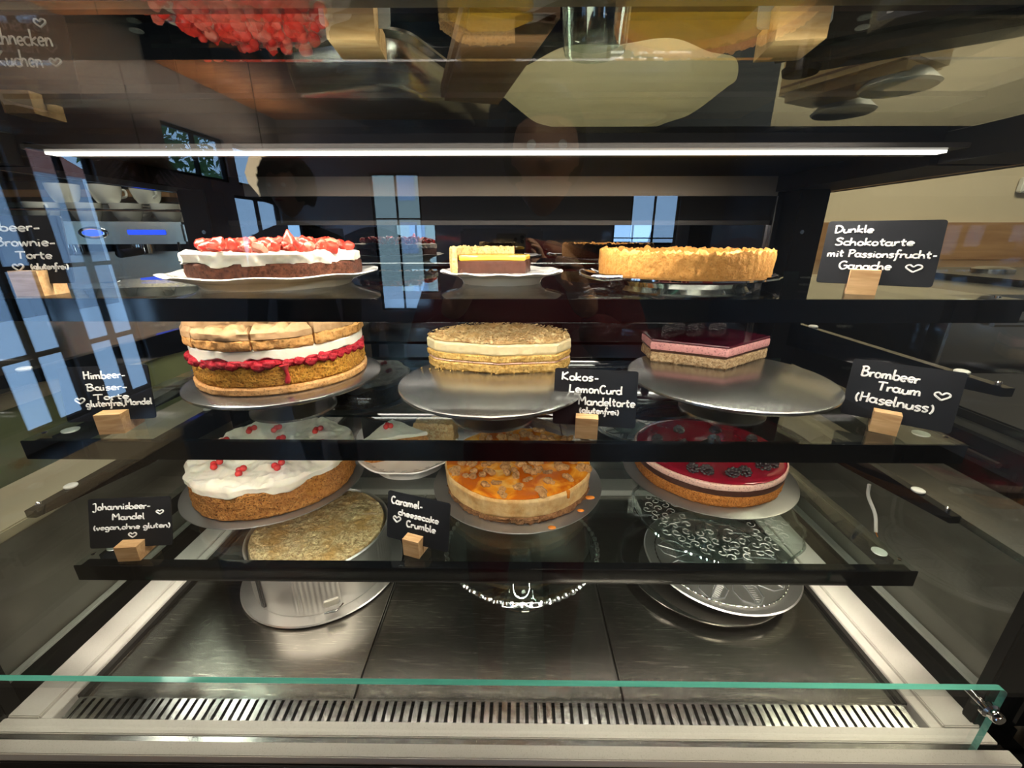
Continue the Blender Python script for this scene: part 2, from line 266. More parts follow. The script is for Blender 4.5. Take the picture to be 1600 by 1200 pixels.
        f.append([(len(L) - 1) * N + j for j in range(N)]); f.append(list(range(N))[::-1])
        return s.add(V, f)
    def build(s, name, mat, parent=None, smooth=True, angle=40):
        me = bpy.data.meshes.new(name); v = np.concatenate(s.v) if s.v else np.zeros((0, 3))
        me.from_pydata(v.tolist(), [], s.f); me.validate(); me.materials.append(M[mat] if isinstance(mat, str) else mat)
        bm = bmesh.new(); bm.from_mesh(me); bmesh.ops.recalc_face_normals(bm, faces=bm.faces)
        for f in bm.faces: f.smooth = smooth
        if smooth:
            for e in bm.edges:
                if len(e.link_faces) == 2 and e.calc_face_angle(0) > rad(angle): e.smooth = False
        bm.to_mesh(me); bm.free()
        o = bpy.data.objects.new(name, me); COL.objects.link(o); o.parent = parent; return o

def tag(o, label=None, cat=None, group=None, kind=None):
    if label: o['label'] = label
    if cat: o['category'] = cat
    if group: o['group'] = group
    if kind: o['kind'] = kind
    return o
def thing(name, label, cat, loc=(0, 0, 0), rz=0, group=None):
    o = bpy.data.objects.new(name, None); COL.objects.link(o); o.empty_display_size = 0.02; o.location = loc; o.rotation_euler = (0, 0, rz); return tag(o, label, cat, group)
def struct(name, mb, mat, label=None): return tag(mb.build(name, mat, None, smooth=False), label, None, None, 'structure')
def copy_obj(o, parent, loc=None, rot=None, sc=None):
    c = o.copy(); COL.objects.link(c); c.parent = parent
    if loc is not None: c.location = loc
    if rot is not None: c.rotation_euler = rot
    if sc is not None: c.scale = sc
    return c
def circle(r, n=160, c=(0, 0), wob=0, wf=3, ph=0, sx=1, sy=1):
    t = np.linspace(0, 2 * PI, n, endpoint=False); rr = r + wob * fbm(np.c_[np.cos(t) * wf + ph, np.sin(t) * wf, t * 0 + ph]); return np.c_[c[0] + sx * rr * np.cos(t), c[1] + sy * rr * np.sin(t)]
def poly(pts, step=0.0025):
    out = []
    for i in range(len(pts)):
        a = np.array(pts[i]); b = np.array(pts[(i + 1) % len(pts)]); k = max(1, int(np.linalg.norm(b - a) / step))
        out += [a + (b - a) * j / k for j in range(k)]
    return np.array(out)
def rotpts(p, a, c=(0, 0)):
    p = np.array(p, float); ca, sa = math.cos(a), math.sin(a); return np.c_[p[:, 0] * ca - p[:, 1] * sa + c[0], p[:, 0] * sa + p[:, 1] * ca + c[1]]

# ------------------------------------------------------------------ handwriting
G = {}
def g(ch, w_, *strokes): G[ch] = (w_, strokes)
def arc(cx, cy_, rx, ry, a0, a1, n=9): return [(cx + rx * math.cos(rad(a0 + (a1 - a0) * i / n)), cy_ + ry * math.sin(rad(a0 + (a1 - a0) * i / n))) for i in range(n + 1)]
g('a', .54, arc(.22, .24, .18, .23, 50, 390), [(.43, .52), (.41, .2), (.44, .03), (.54, .02)])
g('b', .5, [(.08, 1), (.06, .5), (.06, .02)], arc(.25, .23, .19, .23, 150, -190))
g('c', .42, arc(.26, .25, .21, .24, 50, 310)); g('d', .52, arc(.24, .24, .2, .23, 20, 380), [(.46, 1), (.44, .5), (.47, 0)])
g('e', .46, [(.06, .24), (.36, .28)] + arc(.24, .25, .18, .24, 20, 320)); g('f', .4, [(.42, .9), (.3, 1), (.2, .85), (.18, .3), (.12, -.3), (.02, -.3)], [(.02, .45), (.36, .5)])
g('g', .5, arc(.24, .26, .19, .22, 30, 380), [(.44, .48), (.42, -.1), (.3, -.34), (.08, -.26)])
g('h', .5, [(.08, 1), (.06, 0)], [(.07, .25), (.2, .45), (.34, .44), (.4, .25), (.42, 0)]); g('i', .22, [(.1, .48), (.1, 0)], [(.11, .70), (.115, .74)])
g('k', .48, [(.08, .95), (.07, 0)], [(.42, .5), (.1, .25), (.44, 0)]); g('l', .24, [(.1, 1), (.09, .15), (.2, .02)])
g('m', .72, [(.07, .5), (.06, 0)], [(.07, .28), (.18, .46), (.3, .4), (.32, 0)], [(.32, .28), (.44, .46), (.56, .4), (.6, 0)])
g('n', .48, [(.07, .5), (.06, 0)], [(.07, .26), (.2, .46), (.34, .42), (.4, .2), (.42, 0)]); g('o', .46, arc(.23, .25, .17, .24, 80, 440))
g('r', .36, [(.07, .5), (.07, 0)], [(.07, .25), (.18, .44), (.34, .45)]); g('s', .4, [(.36, .44), (.2, .5), (.08, .38), (.2, .27), (.34, .16), (.22, 0), (.05, .04)])
g('t', .4, [(.18, .85), (.17, .15), (.32, .02)], [(.03, .52), (.36, .56)]); g('u', .5, [(.07, .48), (.08, .12), (.22, 0), (.38, .12), (.42, .48)], [(.42, .48), (.44, 0)])
g('v', .42, [(.05, .48), (.2, 0), (.38, .5)]); g('w', .6, [(.04, .48), (.16, 0), (.3, .4), (.42, 0), (.56, .5)]); g('z', .42, [(.06, .46), (.38, .46), (.06, 0), (.4, .02)])
g('(', .3, arc(.34, .35, .26, .5, 120, 240)); g(')', .3, arc(-.04, .35, .26, .5, 60, -60)); g(',', .22, [(.14, .08), (.06, -.16)]); g('-', .4, [(.08, .26), (.34, .28)]); g(' ', .32)
g('D', .62, [(.12, .92), (.1, 0)], [(.02, .9), (.3, .94), (.55, .7), (.54, .3), (.3, .02), (.06, 0)]); g('S', .55, [(.5, .8), (.3, .95), (.1, .8), (.2, .56), (.44, .4), (.42, .1), (.2, 0), (.02, .12)])
g('P', .52, [(.1, .9), (.08, 0)], [(.0, .86), (.28, .95), (.48, .76), (.34, .5), (.1, .44)]); g('G', .66, [(.54, .82), (.34, .95), (.1, .74), (.06, .34), (.26, 0), (.54, .12), (.58, .42), (.34, .42)])
g('B', .58, [(.12, .95), (.08, 0)], [(.0, .9), (.3, .98), (.46, .8), (.34, .58), (.12, .52)], [(.12, .52), (.42, .48), (.52, .24), (.34, .03), (.08, 0)])
g('T', .62, [(.02, .84), (.3, .88), (.62, .86)], [(.32, .88), (.28, 0)]); g('H', .6, [(.1, .95), (.07, 0)], [(.5, .95), (.48, 0)], [(.08, .46), (.5, .52)])
g('K', .58, [(.1, .95), (.08, 0)], [(.5, .92), (.1, .42), (.52, 0)]); g('L', .56, [(.12, .95), (.1, .5), (.08, .06)], [(.08, .04), (.3, .03), (.5, .06)]); g('C', .56, arc(.32, .46, .26, .46, 50, 310))
g('M', .78, [(.08, 0), (.12, .92), (.36, .45), (.62, .92), (.68, 0)]); g('J', .5, [(.12, .86), (.3, .95), (.38, .8), (.36, -.1), (.2, -.3), (.05, -.14)]); g('E', .52, [(.46, .88), (.12, .9), (.08, 0), (.46, .04)], [(.1, .47), (.4, .5)])
g('\u2665', .9, [(.42, 0), (.08, .4), (.06, .66), (.22, .78), (.4, .58), (.58, .8), (.78, .7), (.78, .42), (.42, 0)])
def crom(p, k=4):
    p = np.array(p, float)
    if len(p) < 3: return p
    q = np.vstack([2 * p[0] - p[1], p, 2 * p[-1] - p[-2]]); out = []
    for i in range(1, len(q) - 2):
        for j in range(k):
            t = j / k; out.append(0.5 * ((2 * q[i]) + (-q[i - 1] + q[i + 1]) * t + (2 * q[i - 1] - 5 * q[i] + 4 * q[i + 1] - q[i + 2]) * t * t + (-q[i - 1] + 3 * q[i] - 3 * q[i + 1] + q[i + 2]) * t ** 3))
    out.append(p[-1]); return np.array(out)
def handwriting(mb, text, x0, x1, ybase, h, A, O, r):
    """A = 3x3 (right, up, normal) of the card, O its bottom-left corner; x0..x1 in metres"""
    tot = sum(G[c][0] for c in text); k = (x1 - x0) / tot; x = x0
    for c in text:
        wd, st = G[c]; jx = random.uniform(-.01, .01); jy = random.uniform(-.03, .03)
        for s_ in st:
            p = crom(s_); P3 = [O + A[0] * (x + (q[0] + jx) * k) + A[1] * (ybase + (q[1] + jy) * h) + A[2] * 0.0011 for q in p]
            if len(P3) == 2: P3 = [P3[0], (P3[0] + P3[1]) / 2, P3[1]]
            mb.tube(P3, r, 5)
        x += wd * k
def price_sign(label, cx, cy_, z, w_, h_, yaw, tilt, lines, r=0.0009, bs=(0.026, 0.024, 0.026), boff=0.0, mat='chalkboard', z0=0.012, group='chalkboard cake signs', back=0.0, boff_y=0.0):
    t = thing('price_sign', label, 'sign', (cx, cy_, z), rad(yaw), group)
    a = np.array([1., 0, 0]); b = np.array([0, math.sin(rad(tilt)), math.cos(rad(tilt))]); nrm = np.cross(a, b); O = np.array([-w_ / 2, 0, z0])
    # card with rounded corners
    c_ = 0.003; out = []
    for (px, py, a0) in ((w_ - c_, c_, -90), (w_ - c_, h_ - c_, 0), (c_, h_ - c_, 90), (c_, c_, 180)):
        out += [(px + c_ * math.cos(rad(a0 + k * 30)), py + c_ * math.sin(rad(a0 + k * 30))) for k in range(4)]
    N = len(out); v = [O + a * q[0] + b * q[1] + nrm * s_ for s_ in (0.0009, -0.0009) for q in out]
    f = [list(range(N)), [N + i for i in range(N)][::-1]] + [[i, (i + 1) % N, N + (i + 1) % N, N + i] for i in range(N)]
    MB().add(v, f).build('card', mat, t, smooth=False)
    if lines:
        lines = [(a_, b_, c_2, d_ * .92 + .075, e_ * .92) for (a_, b_, c_2, d_, e_) in lines]; mb = MB()
        for (txt, x0, x1, yb, hh) in lines: handwriting(mb, txt, x0 * w_, x1 * w_, yb * h_, hh * h_, np.array([a, b, nrm]), O, r)
        o = mb.build('handwriting', 'chalk', t); o['label'] = 'white handwritten lettering'
    mb = MB(); bw, bd, bh = bs; s_ = boff; q = 0.0012; ys = z0 + 0
    yc = lambda zz: (zz - z0) * math.tan(rad(tilt))
    # slotted block: front half, back half, floor under the slot
    def prism(yf0, yf1, zt):   # quad in y-z with slanted slot side
        p = [(yf0[0], 0), (yf1[0], 0), (yf1[1], zt), (yf0[1], zt)]
        v = [(s_ + sx * bw / 2, y_, z_) for sx in (-1, 1) for (y_, z_) in p]
        mb.add(v, [[0, 3, 2, 1], [4, 5, 6, 7], [0, 1, 5, 4], [1, 2, 6, 5], [2, 3, 7, 6], [3, 0, 4, 7]])
    prism((-bd / 2 + boff_y, -bd / 2 + boff_y), (yc(0) - q, yc(bh) - q), bh); prism((yc(0) + q, yc(bh) + q), (bd / 2 + 0.006, bd / 2 + 0.006), bh * 0.72)
    mb.box(s_ - bw / 2, s_ + bw / 2, yc(0) - q, yc(0) + q, 0, z0 - 0.001)
    o = mb.build('wooden_block', 'block_wood', t, smooth=False); o['label'] = 'slotted pale wooden stand block'
    return t

# ------------------------------------------------------------------ ROOM
X0, X1, Y0, Y1, ZC = -3.3, 3.0, -6.0, 2.3, 2.9
struct('floor', MB().box(X0, X1, Y0, Y1, -0.1, 0), 'floor_stone')
struct('ceiling', MB().box(X0, X1, Y0 , -0.6, ZC, ZC + 0.1), 'ceiling_wood')
struct('trim_1', MB().box(X0, 1.0, -0.6, Y1, 2.3, ZC + 0.1), 'wall_dark', 'dark lowered ceiling box above the left of the counter')
struct('trim_2', MB().box(1.0, X1, -0.6, Y1, ZC, ZC + 0.1), 'wall_beige', 'beige ceiling above the kitchen')
struct('wall_back', MB().box(1.2, X1, Y1, Y1 + 0.1, 0, ZC), 'wall_beige', 'beige kitchen wall')
struct('wall_kitchen', MB().box(X0, 1.2, Y1, Y1 + 0.1, 0, ZC), 'wall_dark', 'dark wall behind the coffee machine')
struct('wall_right', MB().box(X1, X1 + 0.1, Y0, Y1, 0, ZC), 'wall_shop', 'grey side wall')
# walls with window openings: list of (a0,a1,z0,z1)
def wall_openings(name, fixed, a0, a1, axis, ops, mat):
    mb = MB(); ops = sorted(ops); xs = sorted({a0, a1, *[o[0] for o in ops], *[o[1] for o in ops]})
    for u0, u1 in zip(xs[:-1], xs[1:]):
        z = 0
        for o in sorted([o for o in ops if o[0] <= u0 and o[1] >= u1], key=lambda q: q[2]):
            if o[2] > z: (mb.box(fixed[0], fixed[1], u0, u1, z, o[2]) if axis == 'x' else mb.box(u0, u1, fixed[0], fixed[1], z, o[2]))
            z = o[3]
        mb.box(fixed[0], fixed[1], u0, u1, z, ZC) if axis == 'x' else mb.box(u0, u1, fixed[0], fixed[1], z, ZC)
    return struct(name, mb, mat)
LW = [(-3.04, -2.56, 0.1, 2.0), (-2.42, -1.95, 0.1, 2.0), (-4.75, -3.85, 1.98, 2.42), (-5.9, -4.9, 1.98, 2.42), (-5.75, -4.75, 0.9, 1.86)]
FW = [(-2.10, -1.38, 0.3, 2.25), (1.66, 2.36, 1.28, 1.98)]
wall_openings('wall_left', (X0 - 0.1, X0), Y0, Y1, 'x', LW, 'wall_shop')
wall_openings('wall_front', (Y0 - 0.1, Y0), X0, X1, 'y', FW, 'wall_shop')
wi = 1
for (a0, a1, z0, z1) in LW:
    mb = MB(); x0_, x1_ = X0 - 0.07, X0 - 0.03; m_ = (a0 + a1) / 2
    for (p, q, r_, s_) in ((a0, a0 + .03, z0, z1), (a1 - .03, a1, z0, z1), (m_ - .015, m_ + .015, z0, z1), (a0, a1, z0, z0 + .03), (a0, a1, z1 - .03, z1)) + (((a0, a1, 1.18, 1.21), (a0, a1, 0.6, 0.63)) if z1 - z0 > 1.2 else ()): mb.box(x0_, x1_, p, q, r_, s_)
    o = struct('window_%d' % wi, mb, 'black_satin'); wi += 1
    area('window_portal', (X0 - 0.02, m_, (z0 + z1) / 2), (0, rad(-90), 0), z1 - z0, a1 - a0, 1, (1, 1, 1), portal=True)
for (a0, a1, z0, z1) in FW:
    mb = MB(); m_ = (a0 + a1) / 2
    for (p, q, r_, s_) in ((a0, a0 + .03, z0, z1), (a1 - .03, a1, z0, z1), (m_ - .012, m_ + .012, z0, z1), (a0, a1, z0, z0 + .03), (a0, a1, z1 - .03, z1), (a0, a1, z1 - .62, z1 - .60)): mb.box(p, q, Y0 - .07, Y0 - .03, r_, s_)
    struct('window_%d' % wi, mb, 'black_satin'); wi += 1
    area('window_portal', (m_, Y0 - 0.02, (z0 + z1) / 2), (rad(90), 0, 0), a1 - a0, z1 - z0, 1, (1, 1, 1), portal=True)
# street outside
def building(label, x0, x1, y0, y1, h, mat, roof, side):
    t = thing('building', label, 'building', ((x0 + x1) / 2, (y0 + y1) / 2, 0)); cx, cy_ = (x0 + x1) / 2, (y0 + y1) / 2
    MB().box(x0 - cx, x1 - cx, y0 - cy_, y1 - cy_, -0.1, h).build('wall', mat, t, smooth=False)
    if roof: MB().add([(x0 - cx - .2, y0 - cy_ - .2, h), (x1 - cx + .2, y0 - cy_ - .2, h), (x1 - cx + .2, y1 - cy_ + .2, h), (x0 - cx - .2, y1 - cy_ + .2, h), (x0 - cx + .3, 0, h + 1.8), (x1 - cx - .3, 0, h + 1.8)], [[0, 1, 5, 4], [2, 3, 4, 5], [0, 4, 3], [1, 2, 5], [3, 2, 1, 0]]).build('roof', 'roof_tile', t, smooth=False)
    for k in range(5):
        for j in range(3):
            zz = 0.9 + j * 1.5
            if zz + .9 > h: continue
            if side == 'y': xx = x0 - cx + (k + .5) * (x1 - x0) / 5; MB().box(xx - .25, xx + .25, y1 - cy_, y1 - cy_ + .03, zz, zz + .9).build('window', 'facade_grey', t, smooth=False)
            else: yy = y0 - cy_ + (k + .5) * (y1 - y0) / 5; MB().box(x1 - cx, x1 - cx + .03, yy - .25, yy + .25, zz, zz + .9).build('window', 'facade_grey', t, smooth=False)
building('cream town house with rows of windows seen through the narrow shop window', -7, 0.5, -15, -13, 7, 'facade_cream', False, 'y')
building('low house with red tiled roof outside the side windows', -12, -9.5, -9.5, -3.5, 2.6, 'facade_grey', True, 'x')
t = thing('street_tree', 'leafy green tree outside the side windows', 'tree', (-6.2, -7.6, 0))
MB().tube([(0, 0, -0.1), (0.05, 0, 1.5), (0, 0.1, 2.6)], [0.1, 0.08, 0.05], 8).build('trunk', 'trunk', t)
mb = MB()
for k in range(700):
    p = RS.normal(0, 1, 3); p = p / np.linalg.norm(p) * RS.rand() ** .4 * np.array([1.0, 1.2, 0.9]) + np.array([0, 0, 2.9]); d = RS.normal(0, .07, (3, 3)); mb.add([p + d[0], p + d[1], p + d[2]], [[0, 1, 2]])
tag(mb.build('foliage', 'leaf', t, smooth=False), kind='stuff')

# ------------------------------------------------------------------ DISPLAY CASE
ZF = 0.86; YB = 0.87
case = thing('display_case', 'black framed glass cake display case with pale ledge around a steel floor', 'display case', (0, 0, 0))
mb = MB()  # plinth body
mb.box(-0.66, 0.60, 0.318, 0.90, 0.0, ZF - 0.03); mb.box(-0.66, 0.60, 0.296, 0.318, 0.05, ZF - 0.012)
mb.box(-0.650, -0.601, 0.337, YB, ZF - 0.03, ZF - 0.0035); mb.box(0.540, 0.586, 0.337, YB, ZF - 0.03, ZF - 0.0035)
mb.build('plinth', 'black_satin', case, smooth=False)
mb = MB()
for x0_, x1_ in ((-0.601, -0.549), (0.484, 0.540)):
    s_ = 1 if x0_ > 0 else -1; mi, mo = (x0_, x1_) if s_ > 0 else (x1_, x0_)
    inner = mi + s_ * 0.014
    mb.box(min(mi, inner), max(mi, inner), 0.336, YB, ZF - 0.028, ZF + 0.0, bev=0.0008); mb.box(min(inner, mo), max(inner, mo), 0.336, YB, ZF - 0.028, ZF + 0.004, bev=0.0012)
mb.box(-0.605, 0.545, 0.3205, 0.3365, ZF - 0.03, ZF + 0.001, bev=0.001); mb.box(-0.612, 0.550, 0.300, 0.3145, ZF - 0.03, ZF + 0.0005, bev=0.001)
mb.box(-0.549, 0.484, YB - 0.05, YB, ZF - 0.03, ZF + 0.0, bev=0.001)
mb.build('ledge', 'ledge_white', case, smooth=False)
for a_, b_ in ((-0.66, -0.6495), (0.586, 0.60)): MB().box(a_, b_, 0.353, YB, ZF - 0.03, ZF + 0.0, bev=0.001).build('ledge_reflection', 'ledge_white', case, smooth=False)  # solid pale strips imitating the ledge's reflection in the side glass
MB().box(-0.608, 0.547, 0.3145, 0.3205, ZF - 0.03, ZF - 0.001).build('glass_channel', 'bright_steel', case, smooth=False)
MB().box(-0.66, 0.60, 0.2955, 0.299, ZF - 0.022, ZF - 0.009, bev=0.0008).build('front_trim', 'dark_metal', case, smooth=False)
for a_, b_ in ((-0.549, -0.541), (0.4775, 0.484)): MB().box(a_, b_, 0.366, YB - .05, ZF - 0.028, ZF - 0.004).build('tray_rim', 'dark_metal', case, smooth=False)
# side glass
for x0_ in (-0.634, 0.562):
    o = MB().box(x0_, x0_ + 0.006, 0.33, 0.845, 0.80 if False else ZF, 1.476).build('side_pane', 'side_glass', case, smooth=False)
# front posts
MB().box(-0.66, -0.600, 0.334, 0.352, ZF, 1.476, bev=0.002).build('corner_post', 'black_satin', case, smooth=False)
MB().box(0.532, 0.60, 0.338, 0.352, ZF, 1.476, bev=0.002).build('corner_post', 'black_satin', case, smooth=False)
# upper front pane + roof
MB().box(-0.66, 0.60, 0.302, 0.306, 0.962, 1.500).build('front_pane', 'pane_glass', case, smooth=False)
MB().box(-0.66, 0.60, 0.272, 0.545, 1.510, 1.516).build('roof_pane', 'roof_glass', case, smooth=False)
mb = MB(); mb.box(-0.66, 0.60, 0.5452, 0.556, 1.488, 1.5163); mb.box(-0.66, 0.60, 0.556, YB + .02, 1.505, 1.5163); mb.build('roof_beam', 'black_satin', case, smooth=False)
mb = MB(); mb.box(0.482, 0.60, 0.27, 0.545, 1.478, 1.5095); mb.box(0.482, 0.60, 0.5565, 0.88, 1.478, 1.504); mb.build('side_beam', 'black_satin', case, smooth=False)
mb = MB(); mb.box(-0.66, -0.575, 0.27, 0.545, 1.478, 1.5095); mb.box(-0.66, -0.575, 0.5565, 0.88, 1.478, 1.504); mb.build('side_beam', 'black_satin', case, smooth=False)
MB().box(-0.66, 0.60, 0.274, 0.282, 1.5165, 1.528).build('roof_front_rail', 'steel_strip', case, smooth=False)
# back
MB().box(-0.63, 0.56, YB, YB + 0.02, ZF - .03, 1.505).build('back_panel', 'black_satin', case, smooth=False)
MB().box(-0.512, 0.487, YB - 0.006, YB - 0.0005, 1.471, 1.5045).build('steel_header', 'steel_strip', case, smooth=False)
MB().box(-0.57, 0.49, YB - 0.004, YB - 0.0005, ZF + .002, 1.420).build('mirror_door', 'dark_mirror', case, smooth=False)
MB().box(-0.55, 0.478, YB - 0.012, YB - 0.0065, 1.420, 1.428).build('door_rail', 'dark_metal', case, smooth=False)
MB().box(0.482, 0.4845, YB - .014, YB - .0045, ZF + .002, 1.470).build('door_edge', 'steel', case, smooth=False)
for a, b_ in ((-0.605, -0.555), (0.500, 0.552)):
    p_ = MB().box(a, b_, 0.815, YB - 0.001, ZF - .02, 1.478, bev=0.002).build('back_post', 'black_satin', case, smooth=False)
    MB().lathe([(0, -.003), (.0035, -.003), (.004, 0), (0, 0.0005)], 16).build('bolt', 'chrome', p_).matrix_local = Matrix.Translation((a + 0.012 if a > 0 else b_ - .012, 0.812, 1.407)) @ Matrix.Rotation(PI / 2, 4, 'X').inverted()
# spare brackets with white suction pads, two levels
for zb in (1.078, 1.244):
    for sx in (-1, 1):
        x_ = -0.604 if sx < 0 else 0.537
        mb = MB(); prof = [(0.437, -0.010), (0.437, 0.0), (0.820, 0.0), (0.820, -0.046), (0.60, -0.030)]
        v = [(x_ + dx, y_, zb + z_) for dx in (-0.006, 0.006) for (y_, z_) in prof]; N = 5
        mb.add(v, [list(range(N)), [N + i for i in range(N)][::-1]] + [[i, (i + 1) % N, N + (i + 1) % N, N + i] for i in range(N)])
        br = mb.build('bracket', 'black_gloss', case, smooth=False)
        for yy, rr in ((0.490, 0.0075), (0.76, 0.0075), (0.449, 0.003)):
            MB().lathe([(rr * .8, 0), (rr, .0015), (rr, .003), (rr * .75, .0042), (0, .0036)], 20, (x_, yy, zb)).build('suction_pad', 'white_plastic' if rr > .004 else 'chrome', br)
# LED tube
MB().box(-0.505, 0.452, 0.5035, 0.5155, 1.4828, 1.4854).build('led_lens', 'led', case, smooth=False)
MB().box(-0.515, 0.462, 0.490, 0.5445, 1.4855, 1.490).build('led_housing', 'dark_metal', case, smooth=False)
# hanging cable with bare copper end
cb = thing('cable', 'loose white cable hanging from the right bracket with bare end', 'cable', (0.537, 0.56, 1.044))
pts = crom([(0, 0, 0), (0.004, 0.0, -0.02), (0.012, -0.012, -0.045), (0.010, -0.024, -0.068)]); MB().tube(pts, 0.0024, 10).build('sheath', 'white_plastic', cb)
MB().tube([pts[-1], pts[-1] + np.array([.002, -.003, -.006])], 0.0008, 6).build('copper_wire', 'caramel_drop', cb)

# low front glass
lg = thing('glass_barrier', 'low clear glass front with thick green top edge', 'glass panel', (0, 0, 0))
xa, xb, zt = -0.66, 0.515, 0.954
out = [(xa, ZF - .002), (xb - 0.0, ZF - .002), (xb, zt - 0.008)] + [(xb - .008 + .008 * math.cos(rad(k * 22.5)), zt - .008 + .008 * math.sin(rad(k * 22.5))) for k in range(1, 5)] + [(xa, zt)]
N = len(out); v = [(p[0], y_, p[1]) for y_ in (0.3145, 0.3205) for p in out]
MB().add(v, [list(range(N)), [N + i for i in range(N)][::-1]]).build('pane', 'pane_glass', lg, smooth=False)
MB().add(v, [[i, (i + 1) % N, N + (i + 1) % N, N + i] for i in range(N)]).build('edge', 'glass_edge', lg)['label'] = 'green glass edge'
def clamp(x_, z_):
    cl = MB().lathe([(0, -.012), (.005, -.012), (.0065, -.010), (.0065, -.004), (.009, -.002), (.009, .002), (.004, .004), (.004, .024), (0, .024)], 24).build('clamp', 'chrome', lg)
    cl.matrix_local = Matrix.Translation((x_, 0.3145, z_)) @ Matrix.Rotation(-PI / 2, 4, 'X')
clamp(0.504, 0.925); clamp(-0.603, 0.925)

# three trays of the floor + grille
for i, (a, b_, lab) in enumerate(((-0.5405, -0.2034, 'left scratched steel floor tray of the case, under the springform'), (-0.2014, 0.1350, 'middle scratched steel floor tray of the case, under the glass stand'), (0.1370, 0.477, 'right steel floor tray of the case, under the stacked platters'))):
    t = thing('floor_tray', lab, 'tray', ((a + b_) / 2, 0.59, ZF - 0.012), 0, 'steel floor trays'); hw = (b_ - a) / 2
    MB().box(-hw, hw, -0.224, 0.228, -0.004, 0.0, bev=0.0008).build('tray_sheet', 'tray_steel', t, smooth=False)
    for a_ in (-hw, hw - .0012): MB().box(a_, a_ + .0012, -0.224, 0.228, 0.0005, 0.003).build('folded_edge', 'bright_steel', t, smooth=False)
gr = thing('vent_grille', 'long slotted steel air grille along the front of the case', 'grille', (XC - .002, 0.351, ZF - 0.006))
mb = MB(); n_ = 95; w0 = -0.513; st = 1.026 / n_
for k in range(n_): mb.box(w0 + k * st, w0 + k * st + st * 0.62, -0.0125, 0.0135, -0.0015, 0.0, mat=Matrix.Rotation(rad(4), 4, 'X'))
mb.box(w0, -w0, 0.0125, 0.0150, -0.004, 0.0008); mb.box(w0, -w0, -0.0145, -0.012, -0.003, -0.0005)
mb.build('slats', 'bright_steel', gr, smooth=False)
MB().box(w0, -w0, -0.014, 0.0145, -0.012, -0.0105).build('grille_pan', 'channel', gr, smooth=False)

# shelves
for k, lab in (('top', 'top glass shelf with black front edge, under the strawberry cake'), ('middle', 'middle glass shelf with black front edge, under the raspberry meringue cake'), ('bottom', 'lowest glass shelf with black front edge, under the caramel cheesecake')):
    z = SH[k]; t = thing('glass_shelf', lab, 'shelf', (XC, 0.61, z), 0, 'glass shelves of the case'); hw = XW / 2; y0_, y1_ = 0.4364 - 0.61, 0.80 - 0.61
    MB().box(-hw, hw, y0_ + .003, y1_, -0.006, 0.0).build('glass_sheet', 'shelf_glass', t, smooth=False)
    MB().box(-hw - .0005, hw + .0005, y0_ , y0_ + .0022, -0.024, -0.0002, bev=0.0006).box(-hw, hw, y0_ + .0022, y0_ + .020, -0.0105, -0.0065).build('fascia', 'black_gloss', t, smooth=False)
    MB().box(-hw + .01, hw - .01, y0_ + .003, y0_ + .010, -0.0128, -0.0106).build('led_strip', 'white_plastic', t, smooth=False)
    MB().box(-hw, hw, y1_, y1_ + .001, -0.006, 0.0).build('glass_edge', 'dark_edge', t, smooth=False)
    for sx in (-1, 1):
        x_ = sx * (hw - 0.006); br = MB().box(x_ - .003, x_ + .003, y0_ + .03, 0.205, -0.030, -0.0085).build('bracket', 'black_gloss', t, smooth=False)
        for yy in (y0_ + .045, 0.15): MB().lathe([(.008, -.0085), (.009, -.0075), (.009, -.0064), (0, -.0062)], 20, (x_ - sx * .006, yy, 0)).build('suction_pad', 'white_plastic', br)
        MB().lathe([(0, -.0002), (.0028, -.0002), (.0028, .001), (0, .0014)], 12, (x_, y0_ + .022, 0)).build('screw', 'chrome', t)

# ------------------------------------------------------------------ CAKES
def disc_stand(label, x, y, z, r, h, mat='disc_steel', name='cake_stand', foot=0.055, group='steel cake stands', stem=None):
    t = thing(name, label, 'cake stand', (x, y, z), 0, group)
    MB().lathe([(0, h - .0035), (r - .006, h - .0035), (r - .002, h - .006), (r, h - .004), (r, h - .0015), (r - .003, h), (0, h - .0002)], 128).build('plate', mat, t)
    MB().lathe([(0, h - .0036), (r * .72, h - .0040), (r * .66, h - .010), (foot * .40, h - .014), (foot * .33, h * .45), (foot * .4, .012), (foot * .85, .006), (foot, .003), (foot, 0), (0, 0)], 96).build('foot', mat, t)
    return t
ZP = 0.0  # helper
z2 = SH['middle']; z3 = SH['bottom']; z1 = SH['top']
# --- raspberry meringue cake
st1 = disc_stand('steel cake stand carrying the tall raspberry meringue cake', -0.3078, 0.5423, z2, 0.1190, 0.05)
C = thing('meringue_cake', 'tall raspberry meringue cake with cream layer on a steel stand', 'cake', (-0.3149, 0.5543, z2 + 0.050))
R = 0.104
MB().slab(circle(R + .001, 200, wob=.0008), 0, 0.010, 5, 4, amp=.0006, freq=160).build('base_layer', 'sponge_base', C)
MB().slab(circle(R - .001, 220, wob=.001), 0.010, 0.034, 12, 6, amp=.0014, freq=210, tamp=.001).build('sponge', 'sponge_gold', C)
mb = MB(); t_ = np.linspace(0, 2 * PI, 220, endpoint=False)
mb.slab(circle(R - .0006, 220, wob=.0022, wf=9), 0.033, 0.0425, 6, 4, amp=.0024, freq=120, botfun=.007 * np.minimum(fbm(np.c_[np.cos(t_) * 7, np.sin(t_) * 7, t_ * 0]), .35)); mb.build('raspberry_layer', 'raspberry', C)
MB().slab(circle(R - .001, 220, wob=.001), 0.0395, 0.0545, 8, 4, amp=.0009, freq=60, botfun=.0050 * fbm(np.c_[np.cos(t_) * 6 + 4, np.sin(t_) * 6, t_ * 0])).build('cream_layer', 'cream', C)
mb = MB()
